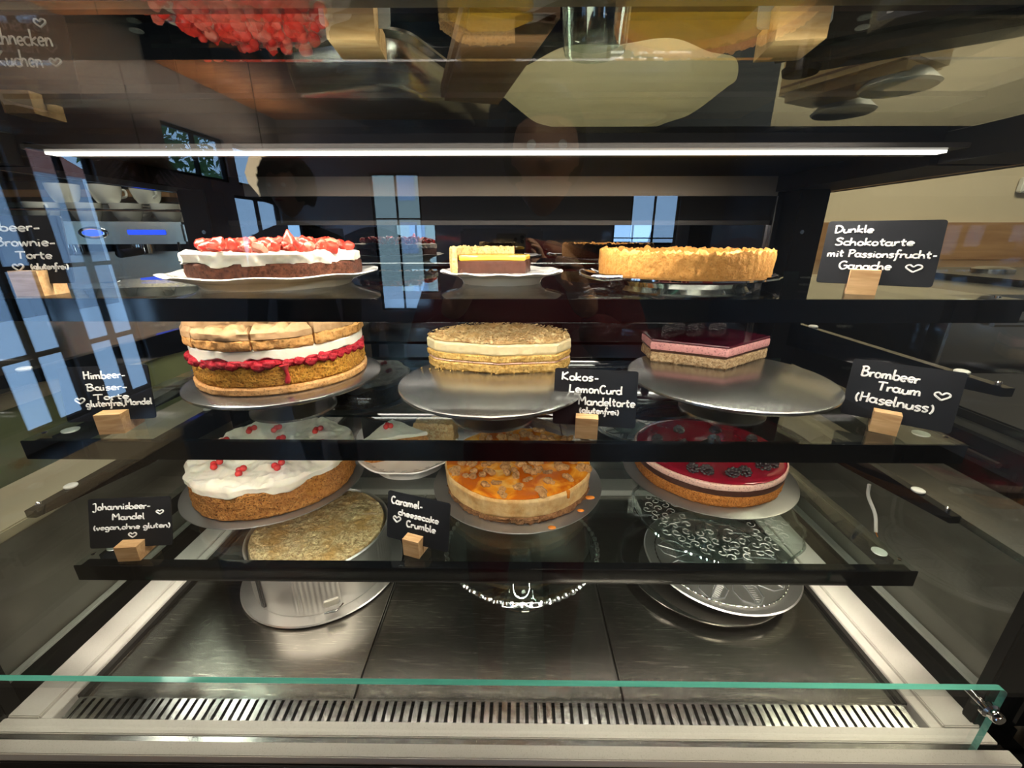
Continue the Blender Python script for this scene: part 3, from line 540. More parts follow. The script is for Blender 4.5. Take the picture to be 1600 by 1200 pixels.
for k, th in enumerate((-62,)):   # juice runs
    a = rad(th); x_, y_ = (R + .0006) * math.cos(a), (R + .0006) * math.sin(a); L = 0.022
    mb.tube(crom([(x_, y_, .036), (x_ * .998 + .001, y_ * .998, .030), (x_ * .998 + .002, y_ * .998, .022), (x_ * .998, y_ * .998, .036 - L)], 4), [.006, .0055, .0045, .0035, .0026, .0022, .002, .002, .0022, .0026, .003, .0032, .0026], 8)
mb.build('juice_run', 'juice', C)
rb = MB().sphere((0, 0, 0), .0058, 16, 12, (1.15, .8, .85), noise=.0011, freq=420).build('raspberry', 'raspberry', C); rb.location = ((R - .001) * math.cos(-2.2), (R - .001) * math.sin(-2.2), .0365); rb.rotation_euler = (0, 0, .6)
for k in range(24):
    a = rad(-175 + k * 7.6 + random.uniform(-2, 2)); q = random.uniform(.8, 1.25); copy_obj(rb, C, ((R - .0012) * math.cos(a), (R - .0012) * math.sin(a), .0362 + random.uniform(-.0015, .0020)), (random.uniform(-.3, .3), 0, a + PI / 2), (q, q, q))
# meringue lid in wedges with cracks
cuts = [-178, -120, -78, -42, 0, 60, 120]
for i in range(len(cuts)):
    a0, a1 = cuts[i] + 0.6, (cuts[(i + 1) % len(cuts)] + (360 if i == len(cuts) - 1 else 0)) - 0.6
    pts = [(0.0025 * math.cos(rad((a0 + a1) / 2)), 0.0025 * math.sin(rad((a0 + a1) / 2)))] + [((R + .001) * math.cos(rad(a)), (R + .001) * math.sin(rad(a))) for a in np.linspace(a0, a1, max(6, int((a1 - a0) / 3)))]
    o_ = poly(pts, .002); lift = (0, .001, .0015, .004, .002, 0, .001)[i]
    w_ = MB().slab(o_, 0.0540 , 0.0665 + lift * .5, 6, 10, amp=.0018, freq=120).build('meringue_wedge', 'meringue_under', C)
    MB().slab(o_ * 1.0 + 0, 0.0640 + lift * .5, 0.0745 + lift, 6, 20, bev=.004, amp=.0024, freq=70, tamp=.0045, tfreq=40, topfun=lambda q: .0085 * np.abs(fbm(q * 46, 3))).build('meringue_crust', 'meringue', w_)
# --- coconut lemon curd cake (half)
st2 = disc_stand('steel cake stand under the half coconut cake, centre of the middle shelf', -0.030, 0.5180, z2, 0.1190, 0.05)
C = thing('coconut_cake', 'half coconut lemon cake with toasted flakes on a steel stand', 'cake', (-0.023, 0.585, z2 + 0.050))
arcp = [(0.108 * math.cos(rad(a)), -0.022 + 0.105 * math.sin(rad(a))) for a in np.linspace(12, 165, 40)]
OC = poly([(-0.090, -0.018), (-0.072, -0.028), (0.000, -0.047), (0.078, -0.036), (0.100, -0.006)] + arcp[2:], .0018)
MB().slab(OC, 0, 0.0125, 7, 6, amp=.0012, freq=190).build('lower_sponge', 'sponge_yellow', C)
MB().slab(OC * .993, 0.0125, 0.0150, 2, 4, amp=.0004).build('jam_line', 'mousse_pale', C)
MB().slab(OC, 0.0150, 0.0245, 6, 6, amp=.0012, freq=190).build('upper_sponge', 'sponge_yellow', C)
MB().slab(OC * .998, 0.0245, 0.0400, 8, 10, amp=.0008, freq=80).build('cream_layer', 'cream_yellow', C)
mb = MB().slab(OC * .985, 0.0395, 0.0435, 3, 26, bev=.003, amp=.0012, freq=200, tamp=.0034, tfreq=120)
mb.build('toasted_topping', 'toasted_coconut', C)
mb = MB(); c_ = OC.mean(0)
for k in range(1500):
    q = OC[RS.randint(len(OC))]; u = RS.rand() ** .5; p = c_ + (q - c_) * u * .985; p = np.array([p[0], p[1], 0.0445 + RS.rand() * .002]); d = RS.normal(0, .0020, (3, 3)) * np.array([1.2, 1.2, .5]); mb.add([p + d[0], p + d[1], p + d[2], p + d.mean(0) + np.array([0, 0, .0006])], [[0, 1, 3], [1, 2, 3], [2, 0, 3]])
tag(mb.build('coconut_flake', 'toasted_coconut', C, smooth=False), kind='stuff')
mb = MB()
for k in range(90):
    x_ = RS.uniform(-.11, .10); y_ = -0.038 + abs(x_) * .22 - RS.rand() ** 2 * .012; mb.sphere((x_, y_, .0008), RS.uniform(.0006, .0016), 6, 4, noise=.0004, freq=600)
tag(mb.build('loose_crumb', 'sponge_yellow', C), kind='stuff')
# --- blackberry dream piece
st3 = disc_stand('largest steel cake stand, right on the middle shelf, under the blackberry piece', 0.282, 0.5400, z2, 0.1275, 0.05)
C = thing('blackberry_cake', 'cut piece of glazed blackberry cake with pink cream on a steel stand', 'cake', (0.285, 0.62, z2 + 0.050))
arcp = [(0.092, 0.012)] + [(-.004 + .094 * math.cos(rad(a)), 0.0 + .080 * math.sin(rad(a))) for a in np.linspace(20, 150, 14)] + [(-0.086, -0.010)]
OB = poly([(-0.088, -0.016), (0.004, -0.062)] + [(0.098, 0.006)] + arcp[1:], .0018)
MB().slab(OB * .985, 0, 0.0150, 8, 4, amp=.0012, freq=190).build('sponge', 'sponge_pale', C)
MB().slab(OB * .99, 0.0150, 0.0190, 3, 4, amp=.0006, freq=100).build('chocolate_layer', 'choc_layer', C)
MB().slab(OB, 0.0188, 0.0300, 6, 4, bev=.001, amp=.0006, freq=90).build('pink_cream', 'mousse_pink', C)
MB().slab(OB * .99, 0.0300, 0.0338, 3, 8, bev=.001).build('red_glaze', 'glaze_dark', C)
def blackberry_mesh():
    mb = MB(); n_ = 34
    for k in range(n_):
        ph = math.acos(1 - 2 * (k + .5) / n_); th = PI * (1 + 5 ** .5) * k; d = np.array([math.cos(th) * math.sin(ph), math.sin(th) * math.sin(ph), math.cos(ph)])
        mb.sphere(d * np.array([.0060, .0060, .0075]), .0021, 10, 8)
    return mb
bb = blackberry_mesh().build('blackberry', 'blackberry', C); bb.location = (-0.035, 0.045, 0.037); bb.rotation_euler = (1.4, .3, .2)
for (x_, y_) in ((-0.02, .055), (-.005, .043), (.012, .06), (.03, .046), (.045, .055), (-.05, .03)): copy_obj(bb, C, (x_, y_, .037), (1.3, random.random(), random.random() * 6))
# --- red currant almond cake on thin disc
def thin_disc(label, x, y, z, r):
    t = thing('cake_disc', label, 'cake board', (x, y, z), 0, 'thin silver cake boards'); MB().lathe([(0, .0), (r, 0), (r, .0012), (r - .001, .0018), (0, .0018)], 160).build('board', 'foil_disc', t); return t
thin_disc('thin silver board under the white currant cake', -0.4226, 0.6545, z3, 0.1453)
C = thing('currant_cake', 'round almond cake with white cream and red currants', 'cake', (-0.4193, 0.652, z3 + 0.0018))
R = 0.1285
MB().slab(circle(R, 240, wob=.0012), 0, 0.047, 16, 4, amp=.0016, freq=150, bev=.003).build('sponge', 'sponge_almond', C)
t_ = np.linspace(0, 2 * PI, 300, endpoint=False); bf = .008 * np.minimum(fbm(np.c_[np.cos(t_) * 4, np.sin(t_) * 4, t_ * 0], 2), .25)
MB().slab(circle(R + .0015, 300, wob=.0022, wf=5), 0.043, 0.056, 7, 36, bev=.004, amp=.0032, freq=40, tamp=.0042, tfreq=34, botfun=bf, topfun=lambda q: .0055 * np.abs(fbm(q * 62, 3))).build('cream', 'cream', C)
cu = MB().sphere((0, 0, 0), .0052, 14, 10).build('currant', 'currant', C); cu.location = (-.085, -.055, .0625); first = True
def cluster(cx, cy_, C, cu, z_):
    for k in range(3): a = k * 2.1 + random.random(); copy_obj(cu, C, (cx + .0058 * math.cos(a), cy_ + .0058 * math.sin(a), z_ + .002 + (0.0 if k else .004)), (0, 0, 0))
for (x_, y_) in ((-.090, -.030), (-.055, -.068), (-.005, -.088), (.045, -.070), (-.095, .010), (-.045, -.01), (.0, .02), (-.03, .065), (.05, .06), (.08, .0), (-.075, .06)): cluster(x_, y_, C, cu, .0605)
cu.location = (-.0855, -.030, .0655)
# --- caramel cheesecake
thin_disc('thin silver board under the caramel cheesecake', 0.0036, 0.6491, z3, 0.1457)
C = thing('caramel_cheesecake', 'round caramel cheesecake with crumble pieces on a silver board', 'cake', (0.0035, 0.646, z3 + 0.0018))
R = 0.1225
MB().slab(circle(R + .0005, 260, wob=.002, wf=8), 0, 0.010, 5, 4, amp=.0032, freq=230).build('biscuit_base', 'biscuit', C)
MB().slab(circle(R - .001, 240, wob=.001), 0.008, 0.041, 12, 4, amp=.0011, freq=60, bev=.002, tilt_in=-.003).build('cheese_filling', 'cheesecake', C)
MB().slab(circle(R - .001, 200, wob=.0012), 0.0405, 0.0435, 3, 24, bev=.003, tamp=.0012, tfreq=35).build('caramel_top', 'caramel_top', C)
vr = []
for k in range(5):
    mb = MB()
    for j in range(4): mb.sphere(RS.normal(0, .0045, 3) * np.array([1, 1, .25]), RS.uniform(.0045, .0065), 14, 10, (1.2, 1, .7), noise=.0018, freq=240)
    vr.append(mb)
protos = []
for k, (mb) in enumerate(vr): o = mb.build('crumble_piece', 'crumble', C); o.location = (0.03 * k - .06, .02, .047); protos.append(o)
for k in range(52):
    a = k * 2.39996; rr_ = R * .93 * math.sqrt((k + .5) / 52)
    copy_obj(protos[k % 5], C, (rr_ * math.cos(a) + RS.uniform(-.004, .004), rr_ * math.sin(a) + RS.uniform(-.004, .004), .0455), (RS.uniform(-.3, .3), RS.uniform(-.3, .3), RS.rand() * 6), (RS.uniform(.7, 1.2),) * 3)
for (x_, y_, s_) in ((.050, -.131, 1), (.098, -.090, .9), (.118, -.055, 1.3)): MB().sphere((x_, y_, .0015), .0062 * s_, 16, 8, (1, .7, .28)).build('caramel_drop', 'caramel_drop', C)
mb = MB()
for th, L in ((-52, .012),):
    a = rad(th); mb.tube([((R + .001) * math.cos(a), (R + .001) * math.sin(a), .042), ((R + .002) * math.cos(a), (R + .002) * math.sin(a), .042 - L)], [.003, .0022], 8)
mb.build('caramel_run', 'caramel_drop', C)
# --- round blackberry cake
thin_disc('thin silver board under the round blackberry cake', 0.3499, 0.6878, z3, 0.1475)
C = thing('glazed_blackberry_cake', 'round cake with red glaze and blackberries over pink and chocolate layers', 'cake', (0.3483, 0.690, z3 + 0.0018))
R = 0.1275
MB().slab(circle(R - .003, 240, wob=.001), 0, 0.021, 8, 4, amp=.0012, freq=220).build('sponge', 'sponge_orange', C)
MB().slab(circle(R - .002, 240), 0.021, 0.0315, 5, 4, bev=.0006, amp=.0003, freq=60).build('chocolate_layer', 'choc_layer', C)
MB().slab(circle(R - .0005, 240, wob=.0006), 0.0312, 0.0415, 6, 4, bev=.0012, amp=.0006, freq=80).build('pink_cream', 'mousse_pale', C)
MB().slab(circle(R - .0035, 240), 0.0413, 0.0445, 3, 12, bev=.0014).build('red_glaze', 'glaze_red', C)
for (x_, y_) in ((-.060, -.084), (-.040, -.090), (-.002, -.098), (.019, -.094), (.058, -.076), (.078, -.066), (-.02, -.04), (.03, -.03), (-.06, -.02), (-.045, .0), (0, .0), (.02, .02), (-.03, .06), (.04, .06), (-.085, .02), (.09, .02)):
    copy_obj(bb, C, (x_, y_, .0475), (1.3 + random.random() * .4, random.random(), random.random() * 6), (1.3,) * 3)

# --- slice on floral plate at the back of the lowest shelf
def plate(name, label, x, y, z, r, h=.018, mat='porcelain', foot=.55, scal=0, ns=10, group=None, sx=1, lift=0.0):
    t = thing(name, label, 'plate', (x, y, z), 0, group)
    prof = [(0, .003 + lift), (r * foot * .86, .003 + lift), (r * foot * .86, 0), (r * foot * .91, 0), (r * foot * .95, lift * .8), (r * foot * 1.06, .003 + lift), (r * max(.80, foot + .05), lift + h * .4), (r * .97, lift + h - .002), (r, lift + h), (r * .975, lift + h + .0012), (r * max(.80, foot + .05), lift + h * .4 + .003), (r * foot, .006 + lift), (0, .006 + lift)]
    zf = (lambda rr, tt, zz: zz + scal * (rr / r) ** 4 * np.cos(ns * tt)) if scal else None
    rf = (lambda rr, tt, zz: rr * (1 + scal * 2.5 * (rr / r) ** 4 * np.cos(ns * tt))) if scal else None
    MB().lathe(prof, 160, rfun=rf, zfun=zf, sx=sx).build('dish', mat, t); return t
t = plate('floral_plate', 'cream plate with grey floral rim behind the currant cake', -0.1998, 0.7102, z3, 0.0947, .016, scal=.0015, ns=8, foot=.76, lift=.013)
mb = MB()
for k in range(26):
    a = k * 2 * PI / 26; rr_ = .082; c = (rr_ * math.cos(a), rr_ * math.sin(a), .0275)
    mb.tube([(c[0] - .004 * math.sin(a), c[1] + .004 * math.cos(a), c[2]), (c[0] * 1.03, c[1] * 1.03, c[2] + .001), (c[0] + .004 * math.sin(a), c[1] - .004 * math.cos(a), c[2])], .0006, 5)
    mb.sphere((c[0] * .97, c[1] * .97, .0262), .0013, 6, 4, (1, 1, .3))
tag(mb.build('floral_pattern', 'grey_card', t), kind='stuff')
C = thing('currant_slice', 'wedge slice of white currant cake on the floral plate', 'cake slice', (-0.235, 0.700, z3 + 0.0192))
OW = poly([(-.035, -.035), (.072, .004), (-.008, .060), (-.022, .030)], .0015)
MB().slab(OW, 0, .040, 8, 4, amp=.001, freq=170).build('sponge', 'sponge_almond', C); MB().slab(OW * 1.01, .0395, .047, 3, 12, bev=.002, tamp=.0015, tfreq=60).build('cream', 'cream', C)
for k in range(3): copy_obj(cu, C, (-.004 + .005 * math.cos(k * 2.1), .018 + .005 * math.sin(k * 2.1), .052))
C = thing('coconut_slice', 'wedge slice of toasted coconut cake behind the floral plate slice', 'cake slice', (-0.150, 0.755, z3 + 0.0192))
OW2 = poly([(-.05, -.010), (.03, -.018), (.035, .01), (-.012, .026), (-.045, .02)], .0015)
MB().slab(OW2, 0, .045, 8, 8, amp=.0012, freq=170, tamp=.0015, tfreq=150).build('sponge', 'toasted_coconut', C)

# --- TOP SHELF
def oval_plate(label, x, y, z, r, sx=1):
    t = thing('serving_plate', label, 'plate', (x, y, z)); h = .0165
    prof = [(0, .0095), (r * .66, .0095), (r * .66, 0), (r * .70, 0), (r * .74, .006), (r * .86, .0105), (r * .985, h - .001), (r, h + .0003), (r * .975, h + .0015), (r * .85, .0126), (r * .6, .0125), (0, .0125)]
    MB().lathe(prof, 200, rfun=lambda rr, tt, zz: rr * (1 + .018 * (rr / r) ** 6 * np.cos(10 * tt)), zfun=lambda rr, tt, zz: zz + .0012 * (rr / r) ** 6 * np.cos(10 * tt), sx=sx).build('dish', 'porcelain', t); return t
oval_plate('white scalloped serving plate under the strawberry cake', -0.319, 0.583, z1, 0.1295)
C = thing('strawberry_cake', 'chocolate brownie cake with white cream and chopped strawberries', 'cake', (-0.314, 0.580, z1 + 0.0130))
R = 0.1035
MB().slab(circle(R, 240, wob=.0015), 0, 0.0185, 10, 4, amp=.0012, freq=180, bev=.002).build('brownie', 'brownie', C)
t_ = np.linspace(0, 2 * PI, 300, endpoint=False); bf = .006 * np.minimum(fbm(np.c_[np.cos(t_) * 4 + 9, np.sin(t_) * 4, t_ * 0], 3), .15)
MB().slab(circle(R - .001, 300, wob=.003, wf=5, ph=3), 0.0175, 0.0300, 10, 30, bev=.006, amp=.0050, freq=65, tamp=.0030, tfreq=35, botfun=bf).build('cream', 'cream', C)
protos = []
for k in range(6):
    mb = MB(); r_ = .0075
    if k % 2 == 0: mb.sphere((0, 0, 0), r_, 14, 10, (1, .8, .75), noise=.0016, freq=160)
    else:
        o_ = poly([(-.009, -.004), (.002, -.007), (.010, 0), (.003, .007), (-.007, .005)], .002); mb.slab(o_, -.004, .005, 4, 5, bev=.0015, amp=.0008, freq=200, tamp=.001, tfreq=150)
    o = mb.build('strawberry_piece', 'strawberry' if k % 3 else 'strawberry_flesh', C); o.location = (.02 * k - .05, .03, .041); protos.append(o)
for k in range(84):
    a = k * 2.39996; rr_ = R * .86 * math.sqrt((k + .5) / 84)
    copy_obj(protos[RS.randint(6)], C, (rr_ * math.cos(a) + RS.uniform(-.006, .006), rr_ * math.sin(a) + RS.uniform(-.006, .006), .0345 + RS.uniform(-.001, .005)), (RS.uniform(-.8, .8), RS.uniform(-.8, .8), RS.rand() * 6), (RS.uniform(.75, 1.25),) * 3)
mb = MB()
for k in range(420):
    a = RS.rand() * 2 * PI; rr_ = R * .86 * RS.rand() ** .5; mb.sphere((rr_ * math.cos(a), rr_ * math.sin(a), .0335 + RS.rand() * .004), RS.uniform(.001, .0028), 6, 5, (1, 1, .8), noise=.0006, freq=400)
tag(mb.build('strawberry_crumbs', 'strawberry_crumble', C), kind='stuff')
o = MB().lathe([(0, -.008), (.006, -.007), (.009, 0), (.006, .009), (.001, .017), (0, .0175)], 20, zfun=None).build('strawberry_tip', 'strawberry', C); o.location = (.040, -.045, .038)
# slice of tart
plate('small_plate', 'white plate with faint blue pattern under the halved tart', -0.020, 0.605, z1, 0.0845, .009, 'porcelain_blue', foot=.70, scal=.0007, ns=12, lift=.0070)
C = thing('tart_slice', 'cut piece of chocolate tart with yellow passion fruit top', 'tart', (-0.029, 0.612, z1 + 0.0132))
OT = poly([(-.048, -.028), (.042, -.024), (.050, .012), (.020, .040), (-.030, .042), (-.055, .010)], .0015)
MB().slab(poly([(-.050, -.028), (.042, -.0245), (.050, .012), (.020, .040), (-.030, .042), (-.055, .010)], .0015) * .985, 0, .0160, 6, 3, amp=.0008, freq=150, bev=.0008).build('chocolate_filling', 'choc_layer', C)
MB().slab(OT * .985, .0160, .0235, 4, 8, bev=.0022, amp=.0005, freq=100).build('passion_fruit_top', 'lemon_curd', C)
def crust_wall(C, pts, z0, z1_, th, mat, rag=.003, base=True):
    """wall along an open 2-D path"""
    p = np.array(pts); tg = np.gradient(p, axis=0); tg /= np.linalg.norm(tg, axis=1)[:, None]; nr = np.c_[tg[:, 1], -tg[:, 0]]; N = len(p); L = []
    for (off, u) in [(th / 2, 0), (th / 2, .25), (th / 2, .5), (th / 2, .75), (th / 2, 1), (0, 1.06), (-th / 2, 1), (-th / 2, .5), (-th / 2, 0)]:
        q = p + nr * off; z = np.full(N, z0 + (z1_ - z0) * u)
        if u >= 1: z = z + rag * np.abs(fbm(np.c_[q * 190, z * 0], 3))
        v = np.c_[q, z]; v[:, :2] += nr * (.0010 * fbm(v * 170) * np.sign(off + 1e-9))[:, None]; L.append(v)
    V = np.concatenate(L); f = [[i * N + j, i * N + j + 1, (i + 1) * N + j + 1, (i + 1) * N + j] for i in range(len(L) - 1) for j in range(N - 1)]
    k = len(L); f += [[(k - 1) * N + j, (k - 1) * N + j + 1, j + 1, j] for j in range(N - 1)]; f += [[i * N for i in range(k)], [i * N + N - 1 for i in range(k)][::-1]]
    return MB().add(V, f).build('crust', mat, C)
pth = crom([(-.0525, -.030), (-.059, .008), (-.034, .047), (.0, .050), (.026, .045)], 26); crust_wall(C, pth, 0, .0310, .007, 'crust_pale')
# round tart on silver tray
t = thing('silver_tray', 'ornate round silver tray with handles under the whole tart', 'tray', (0.222, 0.606, z1))
MB().lathe([(0, .007), (.085, .007), (.085, 0), (.089, 0), (.093, .006), (.112, .008), (.119, .0105), (.123, .0125), (.126, .0115), (.126, .0135), (.121, .015), (.1125, .0106), (.088, .0104), (0, .0104)], 160, rfun=lambda rr, tt, zz: rr * (1 + .008 * (rr / .125) ** 6 * np.cos(24 * tt))).build('dish', 'chrome', t)
for a0 in (-155, 25):
    pts = crom([(.121 * math.cos(rad(a0 - 14)), .121 * math.sin(rad(a0 - 14)), .013), (.142 * math.cos(rad(a0 - 9)), .142 * math.sin(rad(a0 - 9)), .017), (.147 * math.cos(rad(a0)), .147 * math.sin(rad(a0)), .015), (.142 * math.cos(rad(a0 + 9)), .142 * math.sin(rad(a0 + 9)), .013), (.121 * math.cos(rad(a0 + 14)), .121 * math.sin(rad(a0 + 14)), .013)], 6)
    MB().tube(pts, .0042, 10).build('handle', 'chrome', t)
C = thing('round_tart', 'whole round tart with ragged golden crust and yellow filling', 'tart', (0.229, 0.612, z1 + 0.0108))
R = .1105
MB().slab(circle(R - .004, 200), 0, .0250, 4, 14, bev=.001, tamp=.0008, tfreq=30).build('filling', 'lemon_curd', C)
def closed_crust(C, R, h, th, rag, mat):
    N = 420; t_ = np.linspace(0, 2 * PI, N, endpoint=False); L = []
    for off, u in [(0, 0), (.0008, .15), (.001, .3), (.0012, .5), (.0014, .7), (.0016, .9), (.001, 1.0), (-th * .5, 1.03), (-th, .98), (-th, .6)]:
        r_ = R + off; x_, y_ = r_ * np.cos(t_), r_ * np.sin(t_); z = np.full(N, h * u)
        if u > .95: z = z + rag * np.abs(fbm(np.c_[x_ * 150, y_ * 150, x_ * 0], 3)) - rag * .3
        v = np.c_[x_, y_, z]; dd = .0009 * fbm(v * 190); v[:, 0] += dd * np.cos(t_); v[:, 1] += dd * np.sin(t_); L.append(v)
    f = [[i * N + j, i * N + (j + 1) % N, (i + 1) * N + (j + 1) % N, (i + 1) * N + j] for i in range(len(L) - 1) for j in range(N)] + [list(range(N))[::-1]]
    return MB().add(np.concatenate(L), f).build('crust', mat, C)
closed_crust(C, R, .0315, .006, .0050, 'tart_crust')

# ------------------------------------------------------------------ BOTTOM: springform, glass stand, platters
ZT = ZF - 0.012
t = thing('springform', 'steel springform with fluted side standing on the left floor tray', 'baking tin', (-0.3345, 0.598, ZT))
MB().lathe([(0, 0), (.118, 0), (.1295, .002), (.131, .004), (.1295, .006), (.117, .005), (0, .005)], 160).build('base_plate', 'tin', t)
prof = [(.1115, .0055)] + [(.1115, z_) for z_ in np.linspace(.008, .080, 12)] + [(.1135, .084), (.1115, .0865), (.1095, .084), (.1095, .010)]
MB().lathe(prof, 480, rfun=lambda rr, tt, zz: rr + .0006 * np.cos(96 * tt) * ((zz > .012) & (zz < .078)) * (0.5 + 0.5 * np.sign(np.cos(5 * tt)))).build('ring', 'tin', t)
a = rad(-118); cl = MB().box(-.004, .004, -.0015, .003, .012, .078, bev=.001).build('clasp_strip', 'dark_metal', t, smooth=False); cl.location = (.1135 * math.cos(a), .1135 * math.sin(a), 0); cl.rotation_euler = (0, 0, a + PI / 2)
a = rad(-62); cl = MB().box(-.012, .012, -.007, -.002, .020, .034, bev=.002).tube([(-.012, -.008, .014), (.004, -.012, .014), (.016, -.009, .022)], .0014, 8).build('clasp', 'bright_steel', t, smooth=False); cl.location = (.1135 * math.cos(a), .1135 * math.sin(a), 0); cl.rotation_euler = (0, 0, a + PI / 2)
C = thing('crumb_cake', 'flat round cake covered in grated nuts inside the springform', 'cake', (-0.3345, 0.598, ZT + 0.0055))
MB().slab(circle(.108, 200, wob=.0006), 0, .0795, 6, 44, bev=.003, tamp=.0014, tfreq=150).build('cake_body', 'grated_nut', C)
def rope_rim(mb, r, z, tube, n_w, seg=420):
    t_ = np.linspace(0, 2 * PI, seg, endpoint=False); v = []; k = 8
    for a in t_:
        rr_ = tube * (1 + .28 * math.cos(n_w * a))
        for j in range(k): q = 2 * PI * j / k + n_w * a * .12; v.append(((r + rr_ * math.cos(q)) * math.cos(a), (r + rr_ * math.cos(q)) * math.sin(a), z + rr_ * math.sin(q)))
    mb.add(v, [[i * k + j, i * k + (j + 1) % k, ((i + 1) % seg) * k + (j + 1) % k, ((i + 1) % seg) * k + j] for i in range(seg) for j in range(k)])
t = thing('glass_cake_stand', 'clear glass cake stand with beaded stem and rope rim on the middle floor tray', 'cake stand', (0.010, 0.549, ZT))
h = .092
MB().lathe([(0, h - .005), (.05, h - .005), (.112, h - .004), (.1165, h), (.113, h + .001), (.05, h - .001), (0, h - .001)], 128).build('plate', 'stand_glass', t)
mb = MB(); rope_rim(mb, .1180, h - .0005, .0032, 60); mb.build('rope_rim', 'rim_glass', t)
MB().lathe([(0, 0), (.046, 0), (.048, .002), (.045, .005), (.034, .011), (.022, .022), (.014, .034), (.010, .040), (.013, .043), (.0155, .048), (.0165, .054), (.0155, .060), (.012, .065), (.0135, .068), (.016, .073), (.0135, .078), (.012, .081), (.018, .085), (.022, h - .0055), (0, h - .0055)], 64).build('stem', 'stand_glass', t)
# right stack
t = thing('steel_platter', 'plain steel platter, lowest of the stack at the right', 'platter', (0.322, 0.602, ZT))
MB().lathe([(0, .004), (.085, .004), (.088, 0), (.092, 0), (.10, .006), (.132, .014), (.1345, .0135), (.1345, .0155), (.131, .016), (.098, .0085), (0, .0065)], 160).build('dish', 'bright_steel', t)
t = thing('leaf_platter', 'grey metal platter with leaf relief in the middle of the right stack', 'platter', (0.352, 0.596, ZT + .0165))
MB().lathe([(0, .004), (.080, .004), (.083, 0), (.087, 0), (.100, .004), (.122, .012), (.124, .0125), (.122, .014), (.106, .0085), (.102, .0068), (0, .0065)], 160).build('dish', 'tin', t)
mb = MB()
for k in range(9):
    a = k * 2 * PI / 9; c, s_ = math.cos(a), math.sin(a)
    pr = lambda u, v_: (u * c - v_ * s_, u * s_ + v_ * c, .0068)
    mb.tube([pr(.03, 0), pr(.065, .004), pr(.100, 0)], .0016, 6); mb.tube([pr(.045, .002), pr(.068, .022), pr(.088, .018), pr(.099, .002)], .0014, 6); mb.tube([pr(.045, -.002), pr(.068, -.020), pr(.088, -.018), pr(.099, -.002)], .0014, 6)
    for q in range(9): mb.tube([pr(.056 + q * .0045, .001), pr(.060 + q * .0045, .016 - q * .0008)], .0007, 5)
mb.build('leaf_relief', 'relief_grey', t)
mb = MB(); rope_rim(mb, .1045, .0092, .0014, 70); mb.build('bead_ring', 'bright_steel', t)
t = thing('glass_plate_stand', 'low glass cake stand with wavy rim and scroll pattern, topmost of the right stack', 'cake stand', (0.3335, 0.6058, ZT + .0259))
h = .088
zf = lambda rr, tt, zz: zz + .0014 * (rr / .13) ** 8 * np.cos(16 * tt); rf = lambda rr, tt, zz: rr * (1 + .012 * (rr / .13) ** 8 * np.cos(16 * tt))
MB().lathe([(0, h - .008), (.06, h - .008), (.112, h - .007), (.128, h), (.1305, h + .0015), (.1285, h + .0025), (.110, h - .003), (0, h - .003)], 192, rfun=rf, zfun=zf).build('plate', 'stand_glass', t)
mb = MB(); t_ = np.linspace(0, 2 * PI, 320); mb.tube(np.c_[.1300 * (1 + .012 * np.cos(16 * t_)) * np.cos(t_), .1300 * (1 + .012 * np.cos(16 * t_)) * np.sin(t_), h + .001 + .0014 * np.cos(16 * t_)], .0022, 8, cap=False); mb.build('wavy_rim', 'rim_glass', t)
MB().lathe([(0, 0), (.050, 0), (.052, .002), (.048, .006), (.020, .018), (.014, .03), (.013, .055), (.018, .070), (.03, h - .0085), (0, h - .0085)], 64).build('stem', 'stand_glass', t)
mb = MB()
for k in range(110):
    a = k * 2.39996; rr_ = .040 + .070 * math.sqrt((k + .5) / 110); c = np.array([rr_ * math.cos(a), rr_ * math.sin(a)]); d = k * 1.3
    pts = [(c[0] + (.0018 + .0008 * j) * math.cos(d + j * .75), c[1] + (.0018 + .0008 * j) * math.sin(d + j * .75), h - .0027) for j in range(9)]; mb.tube(pts, .00042, 5)
tag(mb.build('scroll_pattern', 'porcelain', t), kind='stuff')

# ------------------------------------------------------------------ SIGNS
HT = '\u2665'
price_sign('slate sign reading Dunkle Schokotarte mit Passionsfrucht-Ganache', 0.392, 0.481, z1, 0.1005, 0.070, -33.0, 18.0, [('Dunkle', .07, .42, .80, .13), ('Schokotarte', .10, .78, .58, .13), ('mit Passionsfrucht-', .05, .985, .38, .13), ('Ganache', .18, .64, .17, .14), (HT, .75, .90, .15, .15)], boff=-.008, z0=.010)
price_sign('slate sign reading Brombeer Traum with a heart', 0.455, 0.471, z2, 0.1016, 0.0705, -36.6, 14.8, [('Brombeer', .10, .64, .70, .19), ('Traum', .28, .68, .48, .18), (HT, .78, .93, .47, .17), ('(Haselnuss)', .10, .82, .22, .19)], r=.00115, boff=-.007)
price_sign('slate sign reading Kokos-LemonCurd Mandeltorte', 0.0921, 0.4587, z2, 0.0965, 0.0671, -8.7, 15.4, [('Kokos-', .08, .54, .78, .16), ('LemonCurd', .18, .82, .55, .16), ('Mandeltorte', .30, .985, .32, .16), (HT, .08, .22, .30, .16), ('(glutenfrei)', .32, .80, .16, .12)], r=.00105, boff=-.008)
price_sign('slate sign reading Himbeer-Baiser-Torte glutenfrei, Mandel', -0.494, 0.4697, z2, 0.0966, 0.0668, 9.0, 9.8, [('Himbeer-', .27, .74, .76, .16), ('Baiser-', .28, .74, .53, .14), ('Torte', .34, .74, .34, .12), (HT, .13, .25, .28, .14), ('glutenfrei,Mandel', .24, .99, .21, .13)], boff=.006, bs=(0.028, 0.03, 0.025))
